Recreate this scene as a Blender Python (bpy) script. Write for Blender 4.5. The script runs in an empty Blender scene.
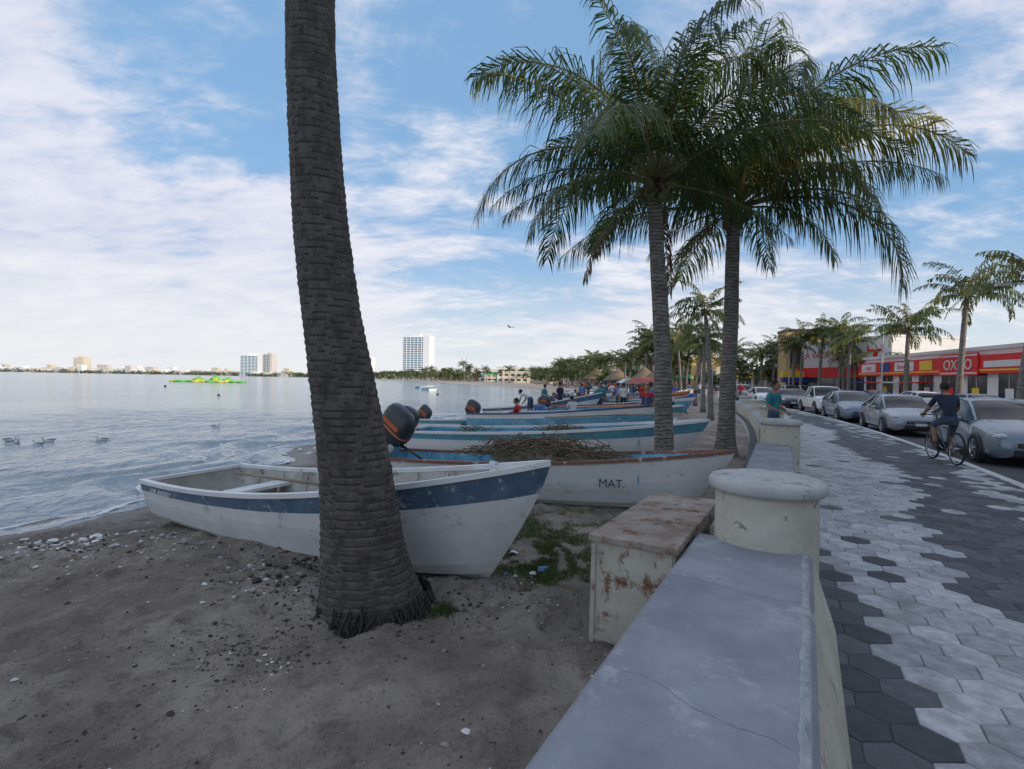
import bpy, bmesh, math, random
import numpy as np
from mathutils import Vector, Matrix, noise
random.seed(7)
R=random.random
def U(a,b): return a+(b-a)*R()
C30,S30=0.870,0.492
scene=bpy.context.scene
# ------------------------------------------------------------------ materials
def pm(name,c1,c2=None,scale=3.0,rough=0.7,bump=0.0,bscale=None,metal=0.0,c3=None,s3=1.0,t3=0.6,detail=4,stretch=(1,1,1),spec=0.5,coat=0.0,dist=.02):
    m=bpy.data.materials.new(name); m.use_nodes=True
    nt=m.node_tree; N=nt.nodes; L=nt.links
    b=N['Principled BSDF']
    b.inputs['Roughness'].default_value=rough; b.inputs['Metallic'].default_value=metal
    b.inputs['Specular IOR Level'].default_value=spec
    b.inputs['Coat Weight'].default_value=coat
    if c2 is None: c2=tuple(x*0.82 for x in c1)
    tc=N.new('ShaderNodeTexCoord'); mp=N.new('ShaderNodeMapping'); mp.inputs['Scale'].default_value=stretch
    L.new(tc.outputs['Object'],mp.inputs['Vector'])
    n=N.new('ShaderNodeTexNoise'); n.inputs['Scale'].default_value=scale; n.inputs['Detail'].default_value=detail; n.inputs['Roughness'].default_value=0.65
    L.new(mp.outputs['Vector'],n.inputs['Vector'])
    r=N.new('ShaderNodeValToRGB'); r.color_ramp.elements[0].position=0.35; r.color_ramp.elements[1].position=0.65
    r.color_ramp.elements[0].color=(*c2,1); r.color_ramp.elements[1].color=(*c1,1)
    L.new(n.outputs['Fac'],r.inputs['Fac'])
    out=r.outputs['Color']
    if c3 is not None:
        n2=N.new('ShaderNodeTexNoise'); n2.inputs['Scale'].default_value=s3; n2.inputs['Detail'].default_value=7; n2.inputs['Roughness'].default_value=0.7
        L.new(mp.outputs['Vector'],n2.inputs['Vector'])
        r2=N.new('ShaderNodeValToRGB'); r2.color_ramp.elements[0].position=t3-0.04; r2.color_ramp.elements[1].position=t3+0.05
        L.new(n2.outputs['Fac'],r2.inputs['Fac'])
        mx=N.new('ShaderNodeMix'); mx.data_type='RGBA'
        L.new(r2.outputs['Color'],mx.inputs[0]); L.new(out,mx.inputs[6]); mx.inputs[7].default_value=(*c3,1)
        out=mx.outputs[2]
    L.new(out,b.inputs['Base Color'])
    if bump>0:
        nb=N.new('ShaderNodeTexNoise'); nb.inputs['Scale'].default_value=bscale or scale*4; nb.inputs['Detail'].default_value=5; nb.inputs['Roughness'].default_value=0.7
        L.new(mp.outputs['Vector'],nb.inputs['Vector'])
        bp=N.new('ShaderNodeBump'); bp.inputs['Strength'].default_value=bump; bp.inputs['Distance'].default_value=dist
        L.new(nb.outputs['Fac'],bp.inputs['Height']); L.new(bp.outputs['Normal'],b.inputs['Normal'])
    return m
def leafmat(name,c,tr):
    m=bpy.data.materials.new(name); m.use_nodes=True
    nt=m.node_tree; N=nt.nodes; L=nt.links
    b=N['Principled BSDF']; b.inputs['Roughness'].default_value=0.42
    tc=N.new('ShaderNodeTexCoord'); n=N.new('ShaderNodeTexNoise'); n.inputs['Scale'].default_value=2.5; n.inputs['Detail'].default_value=1
    L.new(tc.outputs['Object'],n.inputs['Vector'])
    r=N.new('ShaderNodeValToRGB'); r.color_ramp.elements[0].position=.35; r.color_ramp.elements[1].position=.65
    r.color_ramp.elements[0].color=(*[x*.6 for x in c],1); r.color_ramp.elements[1].color=(*[x*1.2 for x in c],1)
    L.new(n.outputs['Fac'],r.inputs['Fac']); L.new(r.outputs['Color'],b.inputs['Base Color'])
    t=N.new('ShaderNodeBsdfTranslucent'); t.inputs['Color'].default_value=(*tr,1)
    mx=N.new('ShaderNodeMixShader'); mx.inputs[0].default_value=.35
    L.new(b.outputs[0],mx.inputs[1]); L.new(t.outputs[0],mx.inputs[2]); L.new(mx.outputs[0],N['Material Output'].inputs['Surface'])
    return m
# ------------------------------------------------------------------ mesh builder
class MB:
    def __init__(s): s.v=[]; s.f=[]; s.m=[]; s.s=[]; s.mats=[]
    def mi(s,mat):
        if mat not in s.mats: s.mats.append(mat)
        return s.mats.index(mat)
    def add(s,vs,fs,mat,smooth=False,M=None):
        o=len(s.v); k=s.mi(mat)
        if M is not None: vs=[M@Vector(v) for v in vs]
        s.v.extend([tuple(v) for v in vs])
        for f in fs: s.f.append(tuple(i+o for i in f)); s.m.append(k); s.s.append(smooth)
    def box(s,x0,y0,z0,x1,y1,z1,mat,M=None,bev=0.0):
        if bev>0:
            b=bev; vs=[];fs=[]
            def ring(i,z): return [(x0+i+b,y0+i,z),(x1-i-b,y0+i,z),(x1-i,y0+i+b,z),(x1-i,y1-i-b,z),(x1-i-b,y1-i,z),(x0+i+b,y1-i,z),(x0+i,y1-i-b,z),(x0+i,y0+i+b,z)]
            vs+=ring(0,z0)+ring(0,z1-b)+ring(b*.3,z1-b*.3)+ring(b,z1)
            for k in range(3):
                for j in range(8): fs.append((k*8+j,k*8+(j+1)%8,k*8+8+(j+1)%8,k*8+8+j))
            fs.append(tuple(range(24,32))); fs.append(tuple(reversed(range(8))))
            s.add(vs,fs,mat,False,M); return
        vs=[(x0,y0,z0),(x1,y0,z0),(x1,y1,z0),(x0,y1,z0),(x0,y0,z1),(x1,y0,z1),(x1,y1,z1),(x0,y1,z1)]
        fs=[(0,3,2,1),(4,5,6,7),(0,1,5,4),(1,2,6,5),(2,3,7,6),(3,0,4,7)]
        s.add(vs,fs,mat,False,M)
    def tube(s,pts,rs,n,mat,cap=True,M=None,smooth=True):
        pts=[Vector(p) for p in pts]
        if not hasattr(rs,'__len__'): rs=[rs]*len(pts)
        vs=[];fs=[]
        for i,p in enumerate(pts):
            d=(pts[min(i+1,len(pts)-1)]-pts[max(i-1,0)])
            if d.length<1e-9: d=Vector((0,0,1))
            d.normalize()
            a=Vector((0,0,1)) if abs(d.z)<.9 else Vector((1,0,0))
            x=a.cross(d).normalized(); y=d.cross(x)
            for j in range(n):
                t=2*math.pi*j/n
                vs.append(p+x*(math.cos(t)*rs[i])+y*(math.sin(t)*rs[i]))
        for i in range(len(pts)-1):
            for j in range(n): fs.append((i*n+j,i*n+(j+1)%n,(i+1)*n+(j+1)%n,(i+1)*n+j))
        if cap: fs.append(tuple(reversed(range(n)))); fs.append(tuple(range((len(pts)-1)*n,len(pts)*n)))
        s.add(vs,fs,mat,smooth,M)
    def lathe(s,prof,n,mat,M=None,smooth=True):
        vs=[];fs=[]
        for (r,h) in prof:
            for j in range(n):
                t=2*math.pi*j/n; vs.append((r*math.cos(t),r*math.sin(t),h))
        for i in range(len(prof)-1):
            for j in range(n): fs.append((i*n+j,i*n+(j+1)%n,(i+1)*n+(j+1)%n,(i+1)*n+j))
        s.add(vs,fs,mat,smooth,M)
        if prof[-1][0]>1e-4: s.add(vs[-n:],[tuple(range(n))],mat,False,M)
        if prof[0][0]>1e-4: s.add(vs[:n],[tuple(reversed(range(n)))],mat,False,M)
    def ell(s,c,r,mat,nu=12,nv=8,M=None):
        vs=[];fs=[]
        for i in range(nv+1):
            ph=math.pi*i/nv
            for j in range(nu):
                t=2*math.pi*j/nu
                vs.append((c[0]+r[0]*math.sin(ph)*math.cos(t),c[1]+r[1]*math.sin(ph)*math.sin(t),c[2]-r[2]*math.cos(ph)))
        for i in range(nv):
            for j in range(nu): fs.append((i*nu+j,i*nu+(j+1)%nu,(i+1)*nu+(j+1)%nu,(i+1)*nu+j))
        s.add(vs,fs,mat,True,M)
    def obj(s,name,loc=(0,0,0),rot=(0,0,0),parent=None,scale=1.0):
        me=bpy.data.meshes.new(name); me.from_pydata(s.v,[],s.f)
        for m in s.mats: me.materials.append(m)
        me.polygons.foreach_set('material_index',s.m); me.polygons.foreach_set('use_smooth',s.s)
        me.update(); me.validate()
        return inst(name,me,loc,rot,parent,scale)
def inst(name,me,loc=(0,0,0),rot=(0,0,0),parent=None,scale=1.0):
    o=bpy.data.objects.new(name,me); scene.collection.objects.link(o)
    o.location=loc; o.rotation_euler=rot
    o.scale=(scale,)*3 if not hasattr(scale,'__len__') else scale
    if parent: o.parent=parent
    return o
def empty(name,loc=(0,0,0),rot=(0,0,0)):
    o=bpy.data.objects.new(name,None); scene.collection.objects.link(o); o.location=loc; o.rotation_euler=rot; return o
def mesh_of(g):
    o=g.obj('tmp'); me=o.data; bpy.data.objects.remove(o); return me
def weld(me,ang):
    bm=bmesh.new(); bm.from_mesh(me); bmesh.ops.remove_doubles(bm,verts=bm.verts,dist=.0008)
    for f in bm.faces: f.smooth=True
    bm.to_mesh(me); bm.free(); me.set_sharp_from_angle(angle=math.radians(ang)); return me
# ------------------------------------------------------------------ promenade frame
def curve(u):
    if u<4: return 0.0
    if u<90: return -0.0035*(u-4)**2
    return -0.0035*86**2-0.602*(u-90)
def prom(w,u,z=0.0):
    v=w+curve(u); return (v*C30+u*S30,-v*S30+u*C30,z)
def promyaw(u):
    sl=0 if u<4 else (-0.007*(u-4) if u<90 else -0.602)
    return math.radians(29.5)+math.atan(sl)
def strip(mb,w0,w1,z0,z1,us,mat,smooth=False):
    vs=[];fs=[]
    for u in us: vs+= [prom(w0,u,z0),prom(w1,u,z1)]
    for i in range(len(us)-1): fs.append((2*i,2*i+1,2*i+3,2*i+2))
    mb.add(vs,fs,mat,smooth)
SH=[(-200,-60),(-30,-16),(0,-9.6),(4,-8.2),(7,-7.0),(8.4,-6.3),(12,-5.9),(16.6,-6.4),(22,-5.2),(30,-2.3),(42,2.3),(60,5.5),(90,6.0),(150,1),(300,-42),(500,-100),(900,-290),(1300,-620),(1600,-1300),(1800,-2400),(2000,-6000),(9000,-30000)]
def shoreX(y):
    return float(np.interp(y,[a for a,b in SH],[b for a,b in SH]))
def wob(y): return 0.25*math.sin(y*1.3)+0.15*math.sin(y*3.1+1)
random.seed(61)
PITS=[(U(-6.5,.8),U(1.0,7.5),U(.07,.16),U(.015,.05),U(0,3.14)) for _ in range(210)]
pg={}
for p in PITS:
    for a in range(int((p[0]-.4)*2)-1,int((p[0]+.4)*2)+2):
        for b in range(int((p[1]-.4)*2)-1,int((p[1]+.4)*2)+2): pg.setdefault((a,b),[]).append(p)
def groundz(x,y):
    t=x-shoreX(y)
    if y<40: t+=wob(y)
    if t<0: return max(-3,-0.6+t*0.07)
    k=min(1,t/6.0); k=k*k*(3-2*k)*0.5+k*0.5
    z=-0.6+0.4*k
    if -3<y<30 and x<9:
        n=noise.noise(Vector((x*.55,y*.55,0)))*.07+noise.noise(Vector((x*1.9,y*1.9,3)))*.055+noise.noise(Vector((x*5.0,y*5.0,5)))*.034+noise.noise(Vector((x*11,y*11,9)))*.018
        for (a,b,r,dp,th) in pg.get((math.floor(x*2),math.floor(y*2)),[]):
            dx_,dy_=x-a,y-b; q=((dx_*math.cos(th)+dy_*math.sin(th))/(r*1.6))**2+((-dx_*math.sin(th)+dy_*math.cos(th))/r*1.1)**2
            if q<3: n-=dp*math.exp(-q*2)-dp*.45*math.exp(-(q-1.3)**2*3)
        z+=n*min(1,t/2.0)
    return z
# ------------------------------------------------------------------ world
SUN_AZ,SUN_EL=math.radians(126),math.radians(15)
w=bpy.data.worlds.new("World"); scene.world=w; w.use_nodes=True
nt=w.node_tree; N=nt.nodes; L=nt.links
bg=N['Background']; bg.inputs['Strength'].default_value=0.15
sky=N.new('ShaderNodeTexSky'); sky.sky_type='NISHITA'; sky.sun_disc=False; sky.sun_elevation=SUN_EL; sky.sun_rotation=SUN_AZ
sky.air_density=1.0; sky.dust_density=0.8; sky.ozone_density=1.5
def mixc(f,a,b,mode='MIX'):
    mx=N.new('ShaderNodeMix'); mx.data_type='RGBA'; mx.blend_type=mode
    for sock,val in ((0,f),(6,a),(7,b)):
        if isinstance(val,(int,float)): mx.inputs[sock].default_value=val
        elif isinstance(val,tuple): mx.inputs[sock].default_value=(*val,1)
        else: L.new(val,mx.inputs[sock])
    return mx.outputs[2]
def mth(op,a,b=None,clamp=False):
    m=N.new('ShaderNodeMath'); m.operation=op; m.use_clamp=clamp
    for i,val in enumerate((a,b)):
        if val is None: continue
        if isinstance(val,(int,float)): m.inputs[i].default_value=val
        else: L.new(val,m.inputs[i])
    return m.outputs[0]
tc=N.new('ShaderNodeTexCoord'); sp=N.new('ShaderNodeSeparateXYZ'); L.new(tc.outputs['Generated'],sp.inputs[0])
zc=mth('MAXIMUM',sp.outputs['Z'],0.0); den=mth('ADD',zc,0.22)
px=mth('DIVIDE',sp.outputs['X'],den); py=mth('DIVIDE',sp.outputs['Y'],den)
cb=N.new('ShaderNodeCombineXYZ'); L.new(px,cb.inputs[0]); L.new(py,cb.inputs[1])
def cloudnoise(scale,rot,sx,sy,off,detail,rough,dist):
    mp=N.new('ShaderNodeMapping'); mp.inputs['Rotation'].default_value=(0,0,rot); mp.inputs['Scale'].default_value=(sx,sy,1); mp.inputs['Location'].default_value=off
    L.new(cb.outputs[0],mp.inputs['Vector'])
    n=N.new('ShaderNodeTexNoise'); n.inputs['Scale'].default_value=scale; n.inputs['Detail'].default_value=detail; n.inputs['Roughness'].default_value=rough; n.inputs['Distortion'].default_value=dist
    L.new(mp.outputs[0],n.inputs['Vector']); return n.outputs['Fac']
def lobe(d,a,b,amp):
    v=N.new('ShaderNodeVectorMath'); v.operation='DOT_PRODUCT'; L.new(tc.outputs['Generated'],v.inputs[0]); v.inputs[1].default_value=Vector(d).normalized()
    r=N.new('ShaderNodeMapRange'); r.interpolation_type='SMOOTHSTEP'; L.new(v.outputs['Value'],r.inputs[0]); r.inputs[1].default_value=a; r.inputs[2].default_value=b; r.inputs[3].default_value=0; r.inputs[4].default_value=amp; return r.outputs[0]
n1=cloudnoise(0.62,math.radians(25),1.0,1.1,(3.1,1.7,0),3,.5,.3)
n2=cloudnoise(1.7,math.radians(48),0.9,1.6,(0.3,5.2,0),7,.62,.5)
n3=cloudnoise(7.5,math.radians(-35),0.8,1.4,(2,2,0),5,.62,.3)
s=mth('ADD',mth('MULTIPLY',n1,.80),mth('MULTIPLY',n2,.76)); s=mth('ADD',s,mth('MULTIPLY',n3,.36))
s=mth('ADD',s,lobe((-.85,1,.42),.72,.98,.20)); s=mth('SUBTRACT',s,lobe((-.08,1,.50),.90,.99,.20)); s=mth('SUBTRACT',s,lobe((-.58,1,.60),.975,.998,.16)); s=mth('SUBTRACT',s,lobe((.75,1,.38),.96,.995,.08))
mr=N.new('ShaderNodeMapRange'); mr.interpolation_type='SMOOTHSTEP'; mr.inputs[1].default_value=0.80; mr.inputs[2].default_value=1.06
L.new(s,mr.inputs[0]); cm=mth('MULTIPLY',mr.outputs[0],0.92)
base=mixc(0.75,sky.outputs[0],(1.75,3.25,5.3))
cc=N.new('ShaderNodeMapRange'); L.new(mth('ADD',mth('MULTIPLY',n2,.6),mth('MULTIPLY',n3,.4)),cc.inputs[0]); cc.inputs[1].default_value=.36; cc.inputs[2].default_value=.62
cloudcol=mixc(cc.outputs[0],(4.1,4.3,5.4),(5.9,5.9,6.3))
col=mixc(cm,base,cloudcol)
hz=N.new('ShaderNodeMapRange'); hz.interpolation_type='SMOOTHSTEP'; hz.inputs[1].default_value=0.26; hz.inputs[2].default_value=-0.01; L.new(sp.outputs['Z'],hz.inputs[0])
hzm=mth('MULTIPLY',hz.outputs[0],.82)
col=mixc(hzm,col,(5.8,5.9,5.95))
L.new(col,bg.inputs['Color'])
sd=Vector((math.sin(SUN_AZ)*math.cos(SUN_EL),math.cos(SUN_AZ)*math.cos(SUN_EL),math.sin(SUN_EL)))
sl=bpy.data.lights.new('sun','SUN'); sl.energy=3.8; sl.angle=math.radians(0.5); sl.color=(1,.85,.66)
so=bpy.data.objects.new('sun',sl); scene.collection.objects.link(so); so.rotation_euler=sd.to_track_quat('Z','Y').to_euler(); so.location=(40,-10,40)
# ------------------------------------------------------------------ camera
cd=bpy.data.cameras.new('camera'); cam=bpy.data.objects.new('camera',cd); scene.collection.objects.link(cam)
cd.sensor_width=36; cd.lens=18.28; cd.clip_start=0.05; cd.clip_end=20000
cam.location=(0,0,1.6); cam.rotation_euler=(math.radians(89.5),math.radians(-1.0),0); scene.camera=cam
scene.view_settings.view_transform='Standard'; scene.view_settings.look='None'; scene.view_settings.exposure=0
# ------------------------------------------------------------------ ground
def sandmat():
    m=bpy.data.materials.new('sand'); m.use_nodes=True
    nt=m.node_tree; N=nt.nodes; L=nt.links; b=N['Principled BSDF']; b.inputs['Roughness'].default_value=.95
    tc=N.new('ShaderNodeTexCoord')
    def nz(sc,det,ro=.65):
        n=N.new('ShaderNodeTexNoise'); n.inputs['Scale'].default_value=sc; n.inputs['Detail'].default_value=det; n.inputs['Roughness'].default_value=ro
        L.new(tc.outputs['Object'],n.inputs['Vector']); return n.outputs['Fac']
    def mix(f,a,bb):
        mx=N.new('ShaderNodeMix'); mx.data_type='RGBA'
        for sck,val in ((0,f),(6,a),(7,bb)):
            if isinstance(val,tuple): mx.inputs[sck].default_value=(*val,1)
            else: L.new(val,mx.inputs[sck])
        return mx.outputs[2]
    def rng(v,a,bb,lo=0,hi=1):
        r=N.new('ShaderNodeMapRange'); L.new(v,r.inputs[0]); r.inputs[1].default_value=a; r.inputs[2].default_value=bb; r.inputs[3].default_value=lo; r.inputs[4].default_value=hi; return r.outputs[0]
    c=mix(rng(nz(.9,5),.40,.60),(.30,.245,.20),(.53,.45,.385))
    c=mix(rng(nz(4.5,6,.75),.50,.64,0,.75),c,(.21,.163,.13))
    f1=nz(45,3,.8)
    c=mix(rng(f1,.56,.68,0,.7),c,(.10,.08,.065))
    c=mix(rng(f1,.40,.30,0,.6),c,(.66,.60,.54))
    sp=N.new('ShaderNodeSeparateXYZ'); L.new(tc.outputs['Object'],sp.inputs[0])
    c=mix(rng(sp.outputs['Z'],-.43,-.56,0,.8),c,(.095,.078,.068))
    far=rng(sp.outputs['Y'],25,60)
    c=mix(far,c,(.46,.38,.30))
    L.new(c,b.inputs['Base Color'])
    L.new(rng(sp.outputs['Z'],-.5,-.58,.95,.35),b.inputs['Roughness'])
    h1=N.new('ShaderNodeMath'); h1.operation='MULTIPLY_ADD'; L.new(f1,h1.inputs[0]); h1.inputs[1].default_value=.35; L.new(nz(9,7,.75),h1.inputs[2])
    bp=N.new('ShaderNodeBump'); bp.inputs['Strength'].default_value=1.0; bp.inputs['Distance'].default_value=.10
    L.new(h1.outputs[0],bp.inputs['Height']); L.new(bp.outputs[0],b.inputs['Normal'])
    return m
sand=sandmat()
def geo(a,b,k): 
    return list(a*(b/a)**(np.arange(1,k+1)/k))
xs=[-x for x in reversed(geo(9,9000,50))]+list(np.arange(-9,1.6,.035))+[1.6+x for x in geo(.2,9000,60)]
ys=[-x for x in reversed(geo(.5,9000,30))]+list(np.arange(-.4,8.5,.035))+[8.5+x for x in geo(.08,12000,110)]
vs=[(x,y,groundz(x,y)) for y in ys for x in xs]; nx=len(xs)
fs=[(j*nx+i,j*nx+i+1,(j+1)*nx+i+1,(j+1)*nx+i) for j in range(len(ys)-1) for i in range(nx-1)]
g=MB(); g.add(vs,fs,sand,True); g.obj('beach_ground')
def watermat():
    m=bpy.data.materials.new('sea_water'); m.use_nodes=True
    nt=m.node_tree; N=nt.nodes; L=nt.links; b=N['Principled BSDF']
    b.inputs['Roughness'].default_value=.10; b.inputs['IOR'].default_value=1.33
    tc=N.new('ShaderNodeTexCoord')
    def nz(sc,st,rot,det,dist=0):
        mp=N.new('ShaderNodeMapping'); mp.inputs['Scale'].default_value=st; mp.inputs['Rotation'].default_value=(0,0,math.radians(rot)); L.new(tc.outputs['Object'],mp.inputs[0])
        n=N.new('ShaderNodeTexNoise'); n.inputs['Scale'].default_value=sc; n.inputs['Detail'].default_value=det; n.inputs['Distortion'].default_value=dist
        L.new(mp.outputs[0],n.inputs['Vector']); return n.outputs['Fac']
    a=nz(1.1,(1,.45,1),-35,3,.4); bb=nz(5,(1,.7,1),10,3); cc=nz(.10,(1,.4,1),0,3)
    s1=N.new('ShaderNodeMath'); s1.operation='MULTIPLY_ADD'; L.new(a,s1.inputs[0]); s1.inputs[1].default_value=2.6; L.new(bb,s1.inputs[2])
    bp=N.new('ShaderNodeBump'); bp.inputs['Strength'].default_value=.85; bp.inputs['Distance'].default_value=.10
    L.new(s1.outputs[0],bp.inputs['Height']); L.new(bp.outputs[0],b.inputs['Normal'])
    r=N.new('ShaderNodeValToRGB'); r.color_ramp.elements[0].color=(.20,.25,.28,1); r.color_ramp.elements[1].color=(.29,.335,.36,1)
    r.color_ramp.elements[0].position=.35; r.color_ramp.elements[1].position=.65
    L.new(cc,r.inputs[0]); L.new(r.outputs[0],b.inputs['Base Color'])
    return m
wm=watermat(); g=MB()
wx=list(np.arange(-26,4.01,.10)); wy=list(np.arange(1,34.01,.20)); vv=[]
for yy in wy:
    for xx in wx:
        dsh=shoreX(yy)-wob(yy)-xx
        e=min(1,(xx+26)/4,(4-xx)/1,(yy-1)/1,(34-yy)/6); e=max(0,e)
        am=.05*max(0,1-abs(dsh-1.8)/3.0)+.014
        ph=dsh*4.6+noise.noise(Vector((xx*.5,yy*.35,0)))*3.5
        vv.append((xx,yy,-.6+e*(am*(math.sin(ph)+.35*math.sin(ph*2.1+yy))+.022*noise.noise(Vector((xx*1.1,yy*.9,2)))+.012*noise.noise(Vector((xx*2.9,yy*2.2,8))))))
nw=len(wx); g.add(vv,[(j*nw+i,j*nw+i+1,(j+1)*nw+i+1,(j+1)*nw+i) for j in range(len(wy)-1) for i in range(nw-1)],wm,True)
X0,X1,Y0,Y1=wx[0],wx[-1],wy[0],wy[-1]
g.add([(-9500,-9000,-.6),(900,-9000,-.6),(900,9500,-.6),(-9500,9500,-.6),(X0,Y0,-.6),(X1,Y0,-.6),(X1,Y1,-.6),(X0,Y1,-.6)],[(0,1,5,4),(1,2,6,5),(2,3,7,6),(3,0,4,7)],wm)
g.obj('sea_water')
foam=pm('foam',(.75,.78,.8),(.6,.64,.67),9,.6)
g=MB()
for off,ln in ((.02,1),(-.2,.75),(-.75,.5),(-1.5,.4),(-2.3,.25)):
    y=2.0
    while y<45:
        l=U(.2,1.3)
        if R()<ln:
            n=10; vv=[];ff=[]
            for i in range(n+1):
                yy=y+l*i/n; x=shoreX(yy)-(wob(yy) if yy<40 else 0)+off+.10*math.sin(yy*5+off*9)+U(-.012,.012)
                wd=(.015+.035*R())*math.sin(math.pi*(i+.01)/(n+.02))*(1+y*.03)
                vv+=[(x-wd,yy,-.560),(x+wd,yy,-.560)]
            for i in range(n): ff.append((2*i,2*i+1,2*i+3,2*i+2))
            g.add(vv,ff,foam)
        y+=l+U(0,.5)
g.obj('sea_foam')
# ------------------------------------------------------------------ promenade, road
us=[-40,-20,-5]+list(np.arange(0,100,2.0))+[110,130,160,200,260,330,420,520]
slabm=pm('paving_grout',(.13,.13,.14),(.08,.08,.085),6,.9)
kerbm=pm('kerb_concrete',(.66,.66,.66),(.45,.45,.45),4,.8,.2)
asph=pm('asphalt',(.085,.086,.09),(.055,.055,.06),1.5,.85,.3,60)
g=MB()
strip(g,-.85,3.27,-.006,-.006,us,slabm)
strip(g,-.85,-.85,-.5,-.006,us,kerbm)
g.obj('promenade_pavement')
g=MB(); strip(g,3.27,3.42,.012,.012,us,kerbm); strip(g,3.42,3.425,.012,-.2,us,kerbm); strip(g,3.265,3.27,-.01,.012,us,kerbm); g.obj('kerb')
g=MB(); strip(g,3.42,12.3,-.13,-.13,us,asph); g.obj('road')
g=MB(); mk=pm('road_paint',(.7,.6,.15),(.5,.42,.12),5,.7)
for k in range(-5,40): strip(g,7.8,7.92,-.126,-.126,[k*4,k*4+2],mk)
g.obj('road_marking')
side=pm('sidewalk_concrete',(.45,.44,.42),(.33,.33,.32),1.5,.9,.2)
g=MB(); strip(g,12.3,12.3,-.13,.01,us,kerbm); strip(g,12.3,40,.01,.01,us[:60],side); g.obj('far_sidewalk')
cols=[(.53,.53,.55),(.46,.46,.48),(.59,.59,.605),(.41,.41,.43),(.095,.10,.112),(.07,.075,.086),(.13,.135,.148)]
hm=[pm('paver_%d'%i,c,tuple(x*.62 for x in c),9,.72,.3,40,c3=tuple(x*.5+.03 for x in c),s3=2.5,t3=.58) for i,c in enumerate(cols)]
g=MB(); Rr=.146; dx=Rr*math.sqrt(3); du=1.5*Rr
row=0; u=-1.2
while u<75:
    wv=.12+(dx/2 if row%2 else 0)
    while wv<3.2:
        darkl= wv<.12+max(0,.46*math.cos((u-2.4)/2.2)) and u<6.5
        bnd=1.35+.3*math.sin(u*.62+.6)+.1*math.sin(u*2.1)+min(.3,u*.015)
        dk= wv>bnd
        if dk and wv>2.75+.25*math.sin(u*.5): dk=R()<.5
        if darkl: dk=True
        if R()<(.03 if dk else .045): dk=not dk
        m=hm[random.choice((4,5,6))] if dk else hm[random.choice((0,0,1,2,3))]
        zt=U(-.001,.002); vv=[]
        for rr,z in ((Rr*.985,-.005),(Rr*.95,zt)):
            for k in range(6):
                a=math.pi/3*k+math.pi/6
                vv.append(prom(wv+rr*math.cos(a),u+rr*math.sin(a),z))
        ff=[(6,7,8,9,10,11)]+[(k,(k+1)%6,6+(k+1)%6,6+k) for k in range(6)]
        g.add(vv,ff,m)
        wv+=dx
    u+=du; row+=1
g.obj('hexagonal_paving')
# ------------------------------------------------------------------ bench walls + posts
ctop=pm('bench_concrete',(.345,.355,.385),(.215,.225,.26),2.0,.7,.45,45,c3=(.41,.42,.43),s3=3.5,t3=.60,detail=9)
cside=pm('cream_paint',(.60,.57,.47),(.46,.43,.35),3,.8,.3,25,c3=(.20,.17,.14),s3=6,t3=.62)
def bench(u0,u1,wl=-.67,wr=.05,wb=.20,zt=.5,crack=False):
    g=MB(); usb=np.linspace(u0,u1,14)
    prof=[(wl-.02,-.45,cside),(wl-.02,zt-.12,cside),(wl-.02,zt-.03,ctop),(wl+.01,zt,ctop),(wr-.04,zt,ctop),(wr-.01,zt-.012,ctop),(wr+.012,zt-.05,cside),(wr+.03,zt-.12,cside),(wb-.03,.1,cside),(wb,0.0,None)]
    for i in range(len(prof)-1): strip(g,prof[i][0],prof[i+1][0],prof[i][1],prof[i+1][1],list(usb),prof[i][2])
    for uu,fl in ((u0,1),(u1,0)):
        g.add([prom(p[0],uu,p[1]) for p in prof]+[prom(wb,uu,-.45)],[tuple(range(len(prof)+1))],cside)
    if crack:
        ck=pm('crack',(.13,.135,.15)); lt=pm('worn_edge',(.42,.43,.43),(.30,.31,.33),14,.8)
        for (w0,u0_,w1,u1_,n) in ((-.66,1.95,-.02,1.78,60),(-.66,3.05,.0,2.98,60)):
            pts=[]; a=0
            for i in range(n+1):
                t=i/n; a=a*.8+U(-.006,.006); pts.append(prom(w0+(w1-w0)*t,u0_+(u1_-u0_)*t+a+.02*math.sin(t*7),zt+.0002))
            g.tube(pts,[U(.0004,.0014) for _ in pts],4,ck)
        vs=[];fs=[]
        ul=list(np.arange(-2.1,4.0,.03))
        for uu in ul:
            q=max(.001,.02*noise.noise(Vector((uu*4,0,0)))+.014*R()); vs+=[prom(wr-.041-q,uu,zt+.0015),prom(wr-.041,uu,zt+.0015),prom(wr-.012-.01*R(),uu,zt-.009)]
        for i in range(len(ul)-1):
            for j in range(2): fs.append((3*i+j,3*i+j+1,3*i+4+j,3*i+3+j))
        g.add(vs,fs,lt)
    return g.obj('concrete_bench')
bench(-2.2,4.0,crack=True)
bench(4.35,10.8,-.62,-.06,.02)
posts=[4.13,11.07,17.9,24.8,31.7,38.6,45.5,52.4,60,68,76]
bench(14.6,17.7,-.62,-.06,.02)
for i in range(3,len(posts)-1): bench(posts[i-1]+.2,posts[i]-.2,-.62,-.06,.02)
g=MB(); g.lathe([(.345,-.3),(.34,.0),(.335,.82),(.335,.845),(.36,.85)],48,cside)
captop=pm('cap_paint',(.52,.52,.50),(.39,.39,.38),3.5,.75,.3,30,c3=(.26,.245,.225),s3=7,t3=.58)
g.lathe([(.352,.849),(.373,.853),(.381,.87),(.384,.89),(.381,.917),(.364,.936),(.33,.944),(.0,.95)],48,captop)
pme=None
for i,u in enumerate(posts):
    x,y,z=prom(-.235,u)
    if pme is None: o=g.obj('concrete_post',(x,y,0)); pme=o.data
    else: inst('concrete_post',pme,(x,y,0),(0,0,i*1.3))
rust=pm('rusty_painted_metal',(.54,.52,.45),(.38,.35,.28),2.2,.7,.3,30,c3=(.16,.075,.035),s3=5.5,t3=.56)
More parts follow.
